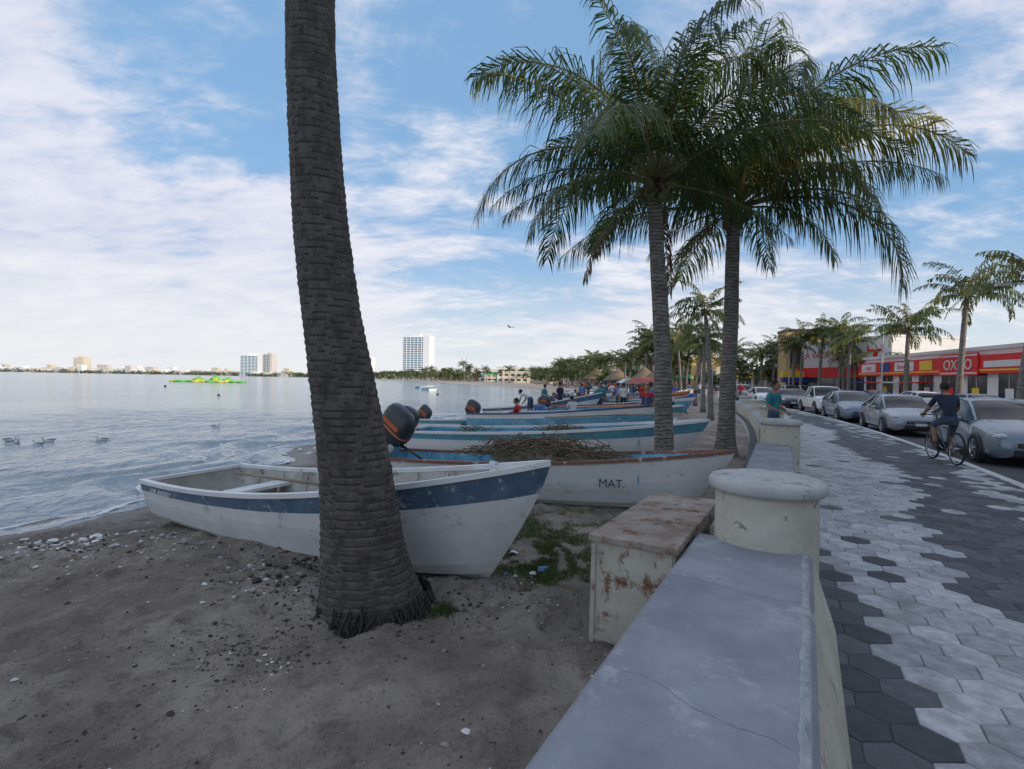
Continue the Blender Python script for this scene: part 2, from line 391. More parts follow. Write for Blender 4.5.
rtop=pm('rusty_top',(.38,.33,.28),(.22,.165,.125),3,.8,.4,25,c3=(.15,.07,.035),s3=4,t3=.56)
g=MB(); ya=-math.radians(29.5)
g.box(0,0,0,.56,1.75,.72,rust,bev=.012); g.box(-.02,-.02,.723,.58,1.77,.765,rtop,bev=.008)
for t in (.02,.94): g.box(t*.56-.012,-.012,.02,t*.56+.02,-.002,.70,rust)
g.box(.02,-.008,.05,.54,-.002,.08,rust); g.box(-.012,.55,.02,-.002,.58,.7,rust); g.box(-.012,1.15,.02,-.002,1.18,.7,rust)
x,y,z=prom(-1.27,3.4); g.obj('rusty_metal_box',(x,y,-.22),(math.radians(-1),0,ya))
# ------------------------------------------------------------------ palms
bark=pm('palm_bark',(.15,.13,.12),(.075,.064,.058),9,.95,.9,18,c3=(.045,.038,.034),s3=12,t3=.6,stretch=(1,1,.7),dist=.02)
bark2=pm('palm_bark_grey',(.28,.25,.22),(.13,.115,.10),5,.95,.7,12,stretch=(1,1,2.5))
barkd=pm('palm_ring_scar',(.06,.051,.046),(.038,.033,.03),8,.95,.5,20)
lf1=leafmat('frond_dark',(.040,.068,.020),(.09,.145,.028)); lf2=leafmat('frond_mid',(.065,.095,.026),(.20,.26,.05)); lf3=leafmat('frond_yellow',(.16,.16,.04),(.40,.37,.08)); lfb=leafmat('frond_dry',(.15,.105,.05),(.2,.14,.06))
rach=pm('frond_stem',(.24,.23,.09),(.14,.13,.06),4,.6); brown=pm('dry_frond',(.18,.125,.07),(.10,.07,.045),5,.9)
def catmull(P,n):
    out=[]
    P=[P[0]]+list(P)+[P[-1]]
    for i in range(1,len(P)-2):
        for k in range(n):
            t=k/n; a,b,c,d=[np.array(P[i+j]) for j in (-1,0,1,2)]
            out.append(.5*((2*b)+(c-a)*t+(2*a-5*b+4*c-d)*t*t+(3*b-a-3*c+d)*t**3))
    out.append(np.array(P[-2])); return out
def trunk(mb,keys,mat,ring=.075,n=28,rough=.012,scar=None,amp=.05):
    pts=catmull(keys,90); 
    out=[pts[0]]
    for p in pts:
        if np.linalg.norm(p[:3]-out[-1][:3])>ring/6: out.append(p)
    vs=[];fa=[];fb=[];s=0
    m=len(out); Q=[]
    for i,p in enumerate(out):
        if i: s+=np.linalg.norm(p[:3]-out[i-1][:3])
        for j in range(n):
            a=2*math.pi*j/n
            nn=noise.noise(Vector((math.cos(a)*1.3,math.sin(a)*1.3,s*1.2)))
            ss=s+.018*noise.noise(Vector((math.cos(a)*2,math.sin(a)*2,s*3)))+.012*math.sin(a*2+s)
            q=(ss/ring)%1.0; Q.append(q)
            r=p[3]*(1+amp*(q if q<.8 else (1-q)*4)-amp*.5)+rough*noise.noise(Vector((math.cos(a)*9,math.sin(a)*9,s*4)))*.6+rough*.6*noise.noise(Vector((math.cos(a)*26,math.sin(a)*26,s*9)))+.05*p[3]*nn
            vs.append((p[0]+r*math.cos(a),p[1]+r*math.sin(a),p[2]))
    for i in range(m-1):
        for j in range(n):
            f=(i*n+j,i*n+(j+1)%n,(i+1)*n+(j+1)%n,(i+1)*n+j)
            (fb if (scar and Q[i*n+j]>.80) else fa).append(f)
    o=len(mb.v); mb.add(vs,fa,mat,True)
    if fb:
        k=mb.mi(scar)
        for f in fb: mb.f.append(tuple(i+o for i in f)); mb.m.append(k); mb.s.append(True)
def frond(mb,o,az,el,Ln,droop,mat,nl=42,lw=.022,ll=.72,hang=.5,nseg=16,thick=.032):
    p=Vector(o); pts=[p.copy()]; dirs=[]
    tw=U(-.45,.45)
    for i in range(nseg):
        t=(i+.5)/nseg; e=el-droop*t**1.35; a=az+tw*t*t
        d=Vector((math.cos(e)*math.cos(a),math.cos(e)*math.sin(a),math.sin(e))); dirs.append(d)
        p=p+d*(Ln/nseg); pts.append(p.copy())
    dirs.append(dirs[-1])
    mb.tube(pts,[thick*(1-.85*i/nseg)*Ln/3.8 for i in range(nseg+1)],4,rach,cap=False)
    vs=[];fs=[]
    roll=U(-.5,.5)
    for k in range(nl):
        t=.15+.85*(k+.5)/nl; f=t*nseg; i=min(int(f),nseg-1); q=pts[i].lerp(pts[i+1],f-i); d=dirs[i]
        sd_=d.cross(Vector((0,0,1)))
        if sd_.length<.05: sd_=Vector((math.sin(az),-math.cos(az),0))
        sd_.normalize(); up=sd_.cross(d).normalized()
        rr=roll*(.3+t); sd_,up=(sd_*math.cos(rr)+up*math.sin(rr)),(up*math.cos(rr)-sd_*math.sin(rr))
        l=ll*(math.sin(math.pi*min(1,(t*.78+.16)))**.6)*Ln/3.8
        gap=.08+.35*(noise.noise(Vector((k*.16,az*5,el*3)))>.25)
        for sg in (-1,1):
            if R()<gap: continue
            lr=l*U(.65,1.15); fw=U(.25,.85)+.45*t
            d1=(sd_*sg+d*fw+up*U(-.1,.45)-Vector((0,0,hang*U(.2,1.0)))).normalized()
            d2=(d1*.75-Vector((0,0,hang*U(.8,1.7)))+d*U(-.15,.15)).normalized()
            d3=(d2*.6-Vector((0,0,hang*U(1.,2.)))).normalized()
            wn=d1.cross(up).normalized()*lw*U(.8,1.2)
            b=len(vs); m1=q+d1*lr*.36; m2=m1+d2*lr*.34; m3=m2+d3*lr*.30
            vs+=[q-wn*.5,q+wn*.5,m1-wn,m1+wn,m2-wn*.7,m2+wn*.7,m3]
            fs+=[(b,b+1,b+3,b+2),(b+2,b+3,b+5,b+4),(b+4,b+5,b+6)]
    mb.add(vs,fs,mat,False)
def crown(mb,o,nf,Ln,mats,nl=42,lw=.022,ll=.72,seed=0,hang=.5,specials=(),thick=.032,dry=2):
    random.seed(seed)
    for i in range(nf):
        az=i*2.39996+U(-.45,.45); q=i/nf
        el=math.radians(84-84*q+U(-14,14)); dr=math.radians(U(60,125)-20*q)
        frond(mb,(o[0]+.08*math.cos(az),o[1]+.08*math.sin(az),o[2]+.1*(1-q)),az,el,Ln*U(.72,1.1),dr,random.choice(mats),nl,lw,ll,hang*U(.6,1.5),thick=thick)
    for (az,el,l,dr,m) in specials: frond(mb,o,math.radians(az),math.radians(el),l,math.radians(dr),m,nl+8,lw,ll*1.05,hang,thick=thick)
    for k in range(dry): frond(mb,o,U(0,6.28),math.radians(U(-35,-10)),Ln*.6,math.radians(U(35,60)),lfb,nl//2,lw,ll*.7,1.3,thick=thick)
    for k in range(16):
        az=U(0,6.28); e=U(-.6,1.1)
        mb.tube([o,(o[0]+.26*math.cos(az),o[1]+.26*math.sin(az),o[2]+.25*e),(o[0]+.40*math.cos(az),o[1]+.40*math.sin(az),o[2]+.4*e-.1)],[.06,.035,.012],5,random.choice((brown,rach)))
coco=pm('coconut',(.12,.14,.05),(.09,.07,.03),4,.6)
g=MB()
trunk(g,[(-1.03,4.1,-.5,.47),(-1.05,4.1,-.2,.42),(-1.12,4.1,.12,.345),(-1.19,4.1,.60,.295),(-1.31,4.1,1.43,.25),(-1.445,4.1,2.21,.222),(-1.545,4.1,3.0,.202),(-1.60,4.1,3.79,.192),(-1.63,4.1,4.58,.184),(-1.65,4.1,6.5,.17),(-1.60,4.12,9.6,.15)],bark,.062,110,.012,barkd,.05)
random.seed(3)
for k in range(330):
    a=U(0,6.28); r0=U(.385,.42); z0=U(-.30,-.12); l=U(.03,.09)
    g.tube([(-1.04+r0*math.cos(a),4.1+r0*math.sin(a),z0+.08),(-1.04+(r0+l*.5)*math.cos(a+U(-.1,.1)),4.1+(r0+l*.5)*math.sin(a),z0),(-1.04+(r0+l)*math.cos(a+U(-.2,.2)),4.1+(r0+l)*math.sin(a),z0-.1)],[U(.007,.012),.008,.004],4,barkd,cap=False)
crown(g,(-1.60,4.12,9.65),20,3.7,[lf1,lf1,lf2],60,.014,.9,seed=21)
g.obj('palm_tree')
g=MB()
trunk(g,[(2.86,9.6,-.4,.25),(2.84,9.6,.1,.195),(2.81,9.6,1.0,.165),(2.75,9.6,2.4,.15),(2.63,9.6,4.0,.135),(2.57,9.6,5.2,.12)],bark2,.07,26,.006,barkd,.05)
crown(g,(2.57,9.6,5.25),22,3.8,[lf1,lf1,lf1,lf2],88,.0135,1.0,seed=5,hang=.7,specials=[(172,42,4.1,120,lf1),(184,72,4.5,100,lf1),(150,20,3.2,60,lf1),(120,75,4.4,70,lf1),(60,80,4.7,55,lf1),(10,76,4.6,75,lf1),(-60,50,3.6,110,lf1),(100,84,4.8,45,lf1),(-90,70,3.8,110,lf1),(-120,60,3.6,100,lf1)])
for k in range(7): g.ell((2.57+U(-.25,.25),9.6+U(-.3,.1),5.05+U(-.15,.1)),(.10,.10,.12),coco,8,6)
g.obj('palm_tree')
g=MB()
trunk(g,[(5.38,13,-.4,.40),(5.38,13,-.05,.29),(5.38,13,.5,.215),(5.4,13,1.8,.19),(5.44,13,3.4,.175),(5.45,13,5.2,.16),(5.5,13,5.9,.15)],bark2,.08,28,.008,barkd,.05)
crown(g,(5.5,13,5.95),23,4.5,[lf1,lf1,lf2,lf2],96,.0165,1.1,seed=17,hang=.8,specials=[(-15,62,5.2,95,lf3),(-35,50,5.2,110,lf3),(10,50,5.2,100,lf2),(-5,25,4.8,80,lf2),(40,70,5.2,80,lf2),(-70,55,4.6,110,lf3),(5,74,5.4,75,lf2),(-100,75,4.8,95,lf2),(160,30,4.2,90,lf2),(-50,72,5.2,100,lf1)],thick=.036,dry=3)
for k in range(9): g.ell((5.5+U(-.3,.3),13+U(-.3,.1),5.7+U(-.2,.1)),(.12,.12,.14),coco,8,6)
g.obj('palm_tree')
def palmmesh(seed,H,Ln,nf,mats,nl=28,lw=.030):
    g=MB(); random.seed(seed); lean=U(-.5,.5)
    g.tube([(0,0,-.3),(.02,0,.3),(lean*.2,0,H*.4),(lean*.6,0,H*.75),(lean,0,H)],[.24,.17,.13,.12,.10],10,bark2)
    crown(g,(lean,0,H),nf,Ln,mats,nl,lw,.9,seed=seed,hang=.75,dry=1)
    return mesh_of(g)
pms=[palmmesh(a,H,Ln,23,[lf2,lf2,lf3,lf1]) for a,H,Ln in ((31,5.4,2.6),(32,6.0,2.5),(33,4.9,2.6))]
random.seed(44)
for k,(wv,u,sc) in enumerate([(12.9,35.5,1.3),(12.9,41,1.22),(13,47.5,1.2),(12.8,56,1.05),(12.9,66,1.1),(13,76,1.1),(16,31.6,1.85),(-2.2,27,.85),(-2.4,34,.9),(-2.3,43,.85),(-2.5,52,.9),(-2.2,61,.9)]):
    x,y,z=prom(wv,u); inst('palm_tree',pms[k%3],(x,y,-.1),(0,0,U(0,6.28)),None,sc)
dp=empty('distant_palm_trees')
for k in range(190):
    u=62+ (R()**1.6)*420; wv=random.choice((-3,-5,-8,14,18,26,-4,1))+U(-2,2)
    x,y,z=prom(wv,u); inst('distant_palm',random.choice(pms),(x,y,-.2),(0,0,U(0,6.28)),dp,U(.75,1.35))
for k in range(110):
    y=U(280,850); x=shoreX(y)+U(8,70); inst('distant_palm',random.choice(pms),(x,y,-.2),(0,0,U(0,6.28)),dp,U(1.0,1.8))
def clumptree(mb,c,rx,rz,n,leaf,mats):
    for k in range(n):
        a=U(0,6.28); ph=math.acos(U(-.4,1)); rr=U(.45,1)**.5*(1+.25*math.sin(a*3+c[0])+.15*math.sin(a*7))
        p=Vector((c[0]+rx*rr*math.sin(ph)*math.cos(a),c[1]+rx*rr*math.sin(ph)*math.sin(a),c[2]+rz*rr*math.cos(ph)))
        q=[Vector((U(-1,1),U(-1,1),U(-1,1)))*leaf for _ in range(4)]
        mb.add([p+v for v in q],[(0,1,2),(0,2,3)],random.choice(mats))
g=MB()
for k in range(70):
    u=80+(R()**1.3)*400; wv=random.choice((13,17,22,-6,30))+U(-3,3); x,y,z=prom(wv,u); s_=U(1.8,3.5)
    g.tube([(x,y,-.3),(x,y,s_)],[.25,.18],5,bark2); clumptree(g,(x,y,s_*1.1),s_,s_*.7,160,.5,[lf1,lf1,lf2])
for k in range(130):
    y=U(350,1500); x=shoreX(y)+U(10,60)*(1+y/900); s_=U(2.5,5.5)*(1+y/1800)
    g.tube([(x,y,-.3),(x,y,s_)],[.3,.2],4,bark2,cap=False); clumptree(g,(x,y,s_*.8),s_*1.6,s_*.7,50,1.6,[lf1,lf2])
g.obj('distant_tree_line')
# ------------------------------------------------------------------ boats
def hullmesh(L_,B,Hs,Hb,hullm,stripem,inm,rimm,lowm=None,s0=.76,rake=.12):
    g=MB(); NS=36
    hs=[0,.05,.12,.22,.34,.46,.58,.68,s0,.84,.92,1.0]; pr=[0,.42,.74,.82,.86,.90,.93,.945,.96,.975,.99,1.0]
    def beam(t):
        a=.84+.16*math.sin(math.pi*min(1,t/.9)*.85+.2)
        if t>.45: a*=max(0,1-((t-.45)/.55)**2.4)**.75
        return B/2*a
    def sheer(t): return Hs+(Hb-Hs)*(t**2.0)
    def keel(t): return .03*max(0,(t-.6)/.4)**2
    def pt(t,h,p,inset=0):
        x=L_*t-rake*L_*t**6*(1-h)**1.25
        y=beam(t)*(p**(1+1.6*t**3))-inset
        if t>.999: y=0
        z=keel(t)+(sheer(t)-keel(t))*h
        return (x,max(0,y),z)
    for sg in (1,-1):
        vs=[];n=len(hs)
        for i in range(NS+1):
            t=i/NS
            for h,p in zip(hs,pr):
                x,y,z=pt(t,h,p); vs.append((x,y*sg,z))
        for j in range(n-1):
            m=stripem if hs[j]>=s0-.001 and hs[j]<.93 else hullm
            if lowm and hs[j]<.12: m=lowm
            fs=[(i*n+j,(i+1)*n+j,(i+1)*n+j+1,i*n+j+1) for i in range(NS)]
            if sg<0: fs=[tuple(reversed(f)) for f in fs]
            g.add(vs,fs,m,True)
        hi=[1.0,.8,.55,.32]; 
        vi=[]
        for i in range(NS+1):
            t=min(i/NS,.985)
            for h in hi:
                x,y,z=pt(t,h,1.0 if h==1 else .97 if h>.7 else .93 if h>.5 else .86,.045); vi.append((x+(.04 if i==0 else -.03*(i==NS)),y*sg,z))
            x,y,z=pt(t,.30,.5,.0); vi.append((x+(.04 if i==0 else 0),0,z-.02))
        n2=5
        fs=[(i*n2+j,i*n2+j+1,(i+1)*n2+j+1,(i+1)*n2+j) for i in range(NS) for j in range(n2-1)]
        if sg<0: fs=[tuple(reversed(f)) for f in fs]
        g.add(vi,fs,inm,True)
        pts=[]
        for i in range(NS+1):
            t=i/NS; x,y,z=pt(t,1,1,.0); pts.append((x,(max(0,y-.022))*sg,z+.006))
        vs=[];fs=[]
        for i,p in enumerate(pts):
            y=p[1]; ya_=y+.042*sg; yb=y-.034*sg
            if i==NS: ya_=.012*sg; yb=0
            if i==NS-1: yb=max(0.0,abs(yb))*sg
            vs+=[(p[0],ya_,p[2]-.035),(p[0],ya_,p[2]+.012),(p[0],yb,p[2]+.012),(p[0],yb,p[2]-.035)]
        for i in range(NS):
            for j in range(4):
                f=(i*4+j,i*4+(j+1)%4,(i+1)*4+(j+1)%4,(i+1)*4+j); fs.append(f if sg<0 else tuple(reversed(f)))
        g.add(vs,fs,rimm)
        for t in np.arange(.1,.8,.09):
            P=[]
            for h,pp in ((.95,1),(.8,.97),(.55,.93),(.34,.86)):
                x,y,z=pt(t,h,pp,.05); P.append((x,y*sg,z))
            g.tube(P,.022,5,inm)
    l=[pt(0,h,p) for h,p in zip(hs,pr)]
    poly=[(0,y,z) for x,y,z in l]+[(0,-y,z) for x,y,z in reversed(l[1:])]
    g.add(poly,[tuple(reversed(range(len(poly))))],hullm)
    poly2=[(.045,y-.02 if y>0 else 0,z) for x,y,z in l]+[(.045,-(y-.02),z) for x,y,z in reversed(l[1:])]
    g.add(poly2,[tuple(range(len(poly2)))],inm)
    b0=beam(0); g.box(-.015,-b0,Hs-.03,.06,b0,Hs+.014,rimm)
    for t in (.2,.42,.63):
        x,y,z=pt(t,.72,.94,.05); g.box(x-.14,-y,z-.03,x+.14,y,z+.012,rimm if t!=.42 else inm); g.box(x-.11,-y*.9,.12,x-.09,y*.9,z-.03,inm)
    vs=[];fs=[]
    for i in range(8):
        t=.80+.19*i/7; x,y,z=pt(t,.9,.985,.04); vs+=[(x,y,z),(x,0,z+.03),(x,-y,z)]
    for i in range(7):
        for j in range(2): fs.append((i*3+j,i*3+j+1,i*3+3+j+1,i*3+3+j))
    g.add(vs,fs,hullm); 
    x,y,z=pt(.80,.9,.985,.04); g.box(x-.02,-y,z-.25,x,y,z,inm)
    x,y,z=pt(.9,1,1); g.tube([(x,0,z-.1),(x,0,z+.08)],.025,8,rimm); g.tube([(x,-.08,z+.05),(x,.08,z+.05)],.015,6,rimm)
    return g
bw=pm('boat_white',(.76,.77,.76),(.64,.65,.64),1.6,.45,.12,20,c3=(.46,.43,.38),s3=3.6,t3=.63,detail=7)
bblue=pm('boat_stripe_blue',(.07,.12,.19),(.12,.19,.27),5,.5,.1,20,c3=(.42,.45,.48),s3=7,t3=.61)
bmar=pm('boat_maroon',(.16,.06,.045),(.24,.11,.08),5,.5,c3=(.5,.5,.48),s3=5,t3=.6)
bin_=pm('boat_interior_cream',(.56,.55,.51),(.34,.32,.28),2.5,.7,.2,c3=(.15,.125,.10),s3=3.5,t3=.6)
bcy=pm('boat_interior_blue',(.16,.42,.56),(.10,.29,.42),2.5,.6,c3=(.5,.52,.5),s3=4,t3=.6)
bturq=pm('boat_turquoise',(.12,.36,.44),(.08,.26,.35),2.5,.5,c3=(.5,.52,.5),s3=4,t3=.64)
bor=pm('boat_orange',(.6,.2,.06),(.45,.15,.05),2.5,.5)
bnavy=pm('boat_navy',(.04,.09,.22),(.03,.07,.15),2.5,.5,c3=(.4,.42,.45),s3=4,t3=.66)
blackm=pm('black_plastic',(.03,.03,.033),(.018,.018,.02),4,.4)
cowl=pm('cowl_grey',(.05,.055,.062),(.035,.04,.045),4,.35)
ora=pm('orange_decal',(.65,.14,.03),(.5,.1,.03),4,.4)
steel=pm('steel',(.5,.5,.5),(.35,.35,.35),6,.35,metal=.8)
def placeboat(name,me,S,T,zs,zt,roll=0,Lm=6.0):
    dx_,dy_=T[0]-S[0],T[1]-S[1]; l=math.hypot(dx_,dy_)
    o=inst(name,me,(S[0],S[1],zs),(0,0,0),None,l/Lm)
    o.rotation_euler=(roll,-math.atan2(zt-zs,l),math.atan2(dy_,dx_)); return o
hA=mesh_of(hullmesh(6.0,1.6,.60,1.20,bw,bblue,bin_,bw,s0=.77)); hA.name='boat_hull_a'
hB=mesh_of(hullmesh(6.0,1.6,.58,.95,bw,bw,bcy,bmar)); hB.name='boat_hull_b'
hC=mesh_of(hullmesh(6.0,1.6,.58,.92,bw,bturq,bcy,bw,bnavy))
hD=mesh_of(hullmesh(6.0,1.6,.62,1.1,bcy,bw,bw,bnavy))
hE=mesh_of(hullmesh(6.0,1.6,.58,1.05,bw,bor,bcy,bor))
hF=mesh_of(hullmesh(6.0,1.6,.62,1.15,bnavy,bw,bturq,bw))
b1=placeboat('fishing_boat',hA,(-4.6,7.6),(.38,4.30),-.42,-.27,.03)
b2=placeboat('fishing_boat',hB,(-2.35,9.5),(3.05,7.0),-.34,-.25,-.02)
b3=placeboat('fishing_boat',hC,(-2.5,13.4),(4.3,11.2),-.38,-.28)
def outboard_mesh():
    g=MB(); n=24
    sec=[(.02,.0,.10,.09),(.05,-.01,.17,.13),(.12,-.02,.25,.165),(.22,-.02,.275,.175),(.24,-.02,.265,.168),(.36,-.03,.265,.17),(.46,-.05,.24,.155),(.53,-.07,.19,.125),(.56,-.08,.10,.07),(.565,-.08,.0,.0)]
    vs=[];fsA=[];fsB=[]
    for (z,xc,hx,hy) in sec:
        for j in range(n):
            t=2*math.pi*j/n; c,s_=math.cos(t),math.sin(t); e=.55
            vs.append((xc+hx*math.copysign(abs(c)**e,c),hy*math.copysign(abs(s_)**e,s_),z))
    for i in range(len(sec)-1):
        for j in range(n): (fsB if i in(3,) else fsA).append((i*n+j,i*n+(j+1)%n,(i+1)*n+(j+1)%n,(i+1)*n+j))
    g.add(vs,fsA,cowl,True); g.add(vs,fsB,ora,True)
    for sg in (1,-1): g.box(-.2,sg*.172-.003,.28,.12,sg*.172+.003,.345,ora)
    g.tube([(0,0,.05),(0,0,-.12),(-.01,0,-.5)],[.10,.07,.05],10,cowl); g.box(-.12,-.012,-.75,.08,.012,-.42,cowl)
    g.ell((0,0,-.58),(.2,.05,.055),blackm,10,6); g.box(-.2,-.09,-.42,.12,.09,-.40,cowl)
    for k in range(3):
        M=Matrix.Translation((-.21,0,-.58))@Matrix.Rotation(k*2.094,4,'X')@Matrix.Rotation(.5,4,'Z'); g.box(-.01,-.03,.0,.01,.03,.13,steel,M)
    g.box(.10,-.11,-.16,.20,.11,.06,steel); g.tube([(.22,0,.10),(.4,.02,.14),(.72,.03,.2)],[.025,.018,.022],6,blackm)
    return mesh_of(g)
obm=outboard_mesh()
inst('outboard_motor',obm,(-2.22,9.42,.46),(0,math.radians(38),math.radians(-25)),None,1.2)
inst('outboard_motor',obm,(-2.75,13.5,.30),(0,math.radians(25),math.radians(-18)),None,1.0)
random.seed(12)
vars_=[hD,hC,hE,hB,hF,hA]
def addboat(me,S,T,zs,zt,roll,motor):
    b=placeboat('fishing_boat',me,S,T,zs,zt,roll)
    if motor: 
        a=math.atan2(T[1]-S[1],T[0]-S[0]); inst('outboard_motor',obm,(S[0]-.12*math.cos(a),S[1]-.12*math.sin(a),zs+.62),(0,math.radians(U(10,50)),a),None,.95)
for k,u in enumerate([15.6,17.9,20.1,22.4,24.8,27.4,30,33,36,39.5,43,47,51,56,61,67]):
    T=prom(-2.4-U(0,1.6),u); a=math.radians(U(138,172)); l=U(4.8,6.8)
    S=(T[0]+l*math.cos(a),T[1]+l*math.sin(a)); zs=groundz(*S) if S[0]>shoreX(S[1]) else -.6
    addboat(vars_[k%6],S,T,max(zs,-.6),-.22+U(0,.22),U(-.16,.16),k%2==0)
for k,(x,y) in enumerate([(-.3,18.0),(0.8,22),(1.6,26),(3.4,29.5),(3.0,33),(4.5,35.5),(6,38.5),(7.4,42),(8,46),(9,50),(9.5,54),(10,58),(11,63),(10.5,68),(11.5,74),(10,80),(14,60),(14.5,70),(5,39),(6.5,47),(7.5,56),(8,64),(13,50),(14,54)]):
    a=math.radians(U(110,180)); l=U(4.5,6.2); addboat(vars_[(k*2+1+k//3)%6],(x+l*.5*math.cos(a),y+l*.5*math.sin(a)),(x-l*.5*math.cos(a),y-l*.5*math.sin(a)),-.5,-.40+U(0,.25),U(-.22,.22),k%3==0)
def text(body,size,mat,parent,loc,rot,name='lettering',ext=.002):
    cu=bpy.data.curves.new(name,'FONT'); cu.body=body; cu.size=size; cu.extrude=ext; cu.align_x='CENTER'
    o=bpy.data.objects.new(name,cu); scene.collection.objects.link(o); cu.materials.append(mat); o.parent=parent; o.location=loc; o.rotation_euler=rot; return o
dk=pm('dark_lettering',(.03,.04,.07))
text('MAT.',.16,dk,b2,(4.45,-.64,.42),(math.radians(80),0,math.radians(15)))
text('LUCIA 2',.18,bnavy,b3,(3.4,-.81,.28),(math.radians(84),0,0))
text('LUIS ANDREY',.10,bw,b1,(.75,-.765,.485),(math.radians(86),0,math.radians(-2)))
net=pm('fishing_net',(.26,.21,.14),(.12,.095,.065),9,.95); netg=pm('net_green',(.08,.15,.11),(.05,.09,.07),9,.95)
def netpile(name,c,rx,ry,h,n,mats,yaw=0):
    g=MB(); M=Matrix.Rotation(yaw,4,'Z')
    g.ell((0,0,0),(rx*.85,ry*.8,h*.6),mats[0],14,8,M)
    for k in range(n):
        a=U(0,6.28); x=U(-1,1)*rx; y=U(-1,1)*ry*math.sqrt(max(0,1-(x/rx)**2)); z=h*(1-(x/rx)**2)*U(.1,.95)
        b=U(0,6.28); l=U(.15,.6)
        g.tube([(x,y,z),(x+l*.5*math.cos(b),y+l*.2*math.sin(b),z+U(-.02,.14)),(x+l*math.cos(b),y+l*.4*math.sin(b),z-U(-.1,.08))],U(.004,.012),4,random.choice(mats),M=M)
    return g.obj(name,c)
netpile('fishing_net',(.55,8.35,.34),1.15,.42,.34,560,[net,net,brown,net],math.radians(-25))
netpile('fishing_net',(1.2,12.2,.2),.9,.4,.35,200,[net,brown],math.radians(-20))
netpile('fishing_net',(-.9,13.0,.1),.5,.3,.35,100,[netg,net],math.radians(-20))
for k in range(14):
    x,y,z=prom(-4.0-U(0,4),16.5+k*2.6); netpile('fishing_net',(x,y,.12),.6,.35,.38,55,[random.choice((net,netg,bnavy,bor)),net],U(0,3))
wood=pm('weathered_wood',(.33,.26,.19),(.2,.15,.1),3,.85,stretch=(1,1,8))
g=MB(); g.tube([(0,0,0),(2.6,0,0)],.02,8,wood); g.box(2.5,-.06,-.012,3.0,.06,.012,wood,bev=.01)
om=mesh_of(g)
inst('oar',om,(-1.0,9.3,.33),(0,-.02,math.radians(-20))); inst('oar',om,(-3.9,7.35,.22),(0,-.02,math.radians(-30))); inst('oar',om,(1,15.5,.5),(0,-.08,math.radians(-30)))
for k in range(12):
    x,y,z=prom(-3.5-U(0,4),16+k*3.8); g=MB(); hgt=U(1.2,2.2); g.tube([(0,0,0),(U(-.15,.15),0,hgt)],.02,6,wood)
    if k%3==0: g.box(-.02,-.005,hgt-.3,.3,.005,hgt-.05,random.choice((ora,bnavy)))
    g.obj('wooden_pole',(x,y,-.4))
crm=[bor,bw,bnavy,pm('crate_yellow',(.6,.45,.06)),pm('crate_red',(.45,.04,.03))]
for k in range(16):
    x,y,z=prom(-3.2-U(0,5),15+k*2.1); g=MB(); m=crm[k%5]; a_,b_,c_=.3,.2,U(.25,.35)
    g.box(-a_,-b_,0,a_,b_,.03,m)
    for q in range(3):
        z0=.03+q*c_/3; 
        g.box(-a_,-b_,z0+.02,a_,-b_+.02,z0+c_/3-.01,m); g.box(-a_,b_-.02,z0+.02,a_,b_,z0+c_/3-.01,m); g.box(-a_,-b_+.021,z0+.02,-a_+.02,b_-.021,z0+c_/3-.01,m); g.box(a_-.02,-b_+.021,z0+.02,a_,b_-.021,z0+c_/3-.01,m)
    for sx in (-1,1):
        for sy in (-1,1): g.box(sx*a_-.02+(-.004 if sx<0 else .004),sy*b_-.02+(-.004 if sy<0 else .004),.031,sx*a_+.02+(-.004 if sx<0 else .004),sy*b_+.02+(-.004 if sy<0 else .004),.03+c_,m)
    g.obj('fish_crate',(x,y,.12),(0,0,U(0,3)))
# ------------------------------------------------------------------ debris, stones, grass
random.seed(99)
stone=pm('stone',(.33,.3,.27),(.2,.18,.16),12,.9); shell=pm('shell_litter',(.72,.71,.68),(.55,.53,.5),12,.7)
darkd=pm('dry_seaweed',(.07,.055,.045),(.045,.035,.028),12,.95); pblue=pm('blue_litter',(.12,.3,.55)); plit=pm('plastic_litter',(.8,.8,.8),(.7,.7,.7),10,.4)
def pebble(g,x,y,r,mat,fl=.55):
    z=groundz(x,y); M=Matrix.Translation((x,y,z+r*.15))@Matrix.Rotation(U(0,6.28),4,'Z')
    vs=[];fs=[]
    n=6
    for (rr,h) in ((.7,-.3),(1,.1),(.6,.7)):
        for j in range(n):
            a=j*2*math.pi/n; q=r*rr*U(.7,1.25); vs.append((q*math.cos(a),q*.7*math.sin(a),h*r*fl*U(.8,1.2)))
    for i in range(2):
        for j in range(n): fs.append((i*n+j,i*n+(j+1)%n,(i+1)*n+(j+1)%n,(i+1)*n+j))
    fs.append(tuple(range(2*n,3*n))); g.add(vs,fs,mat,False,M)
g=MB()
def cluster(cx,cy,s_,n,mats,r0,r1):
    for k in range(n): pebble(g,random.gauss(cx,s_),random.gauss(cy,s_*.7),U(r0,r1)*(U(.4,1)),random.choice(mats))
cluster(-5.2,6.2,.35,190,[shell,shell,stone,darkd,plit],.008,.06)
cluster(-4.5,6.0,.5,80,[darkd,stone,shell],.01,.04)
cluster(-2.1,4.35,.22,120,[shell,stone,darkd,stone],.006,.034)
cluster(-2.4,4.9,.18,60,[shell,stone,darkd],.006,.03)
cluster(-1.45,3.2,.13,80,[shell,stone,darkd,darkd],.004,.018)
cluster(-1.7,3.4,.25,240,[darkd],.004,.018)
cluster(.12,4.85,.14,24,[shell,plit,pblue],.01,.035)
cluster(-3.6,5.6,.8,120,[shell,stone,darkd],.006,.035)
cluster(-1.7,5.1,.45,300,[darkd,darkd,stone],.01,.06)
cluster(-1.0,4.0,.5,360,[darkd,darkd,stone],.006,.03)
cluster(.3,4.1,.3,60,[darkd,stone,shell],.004,.02)
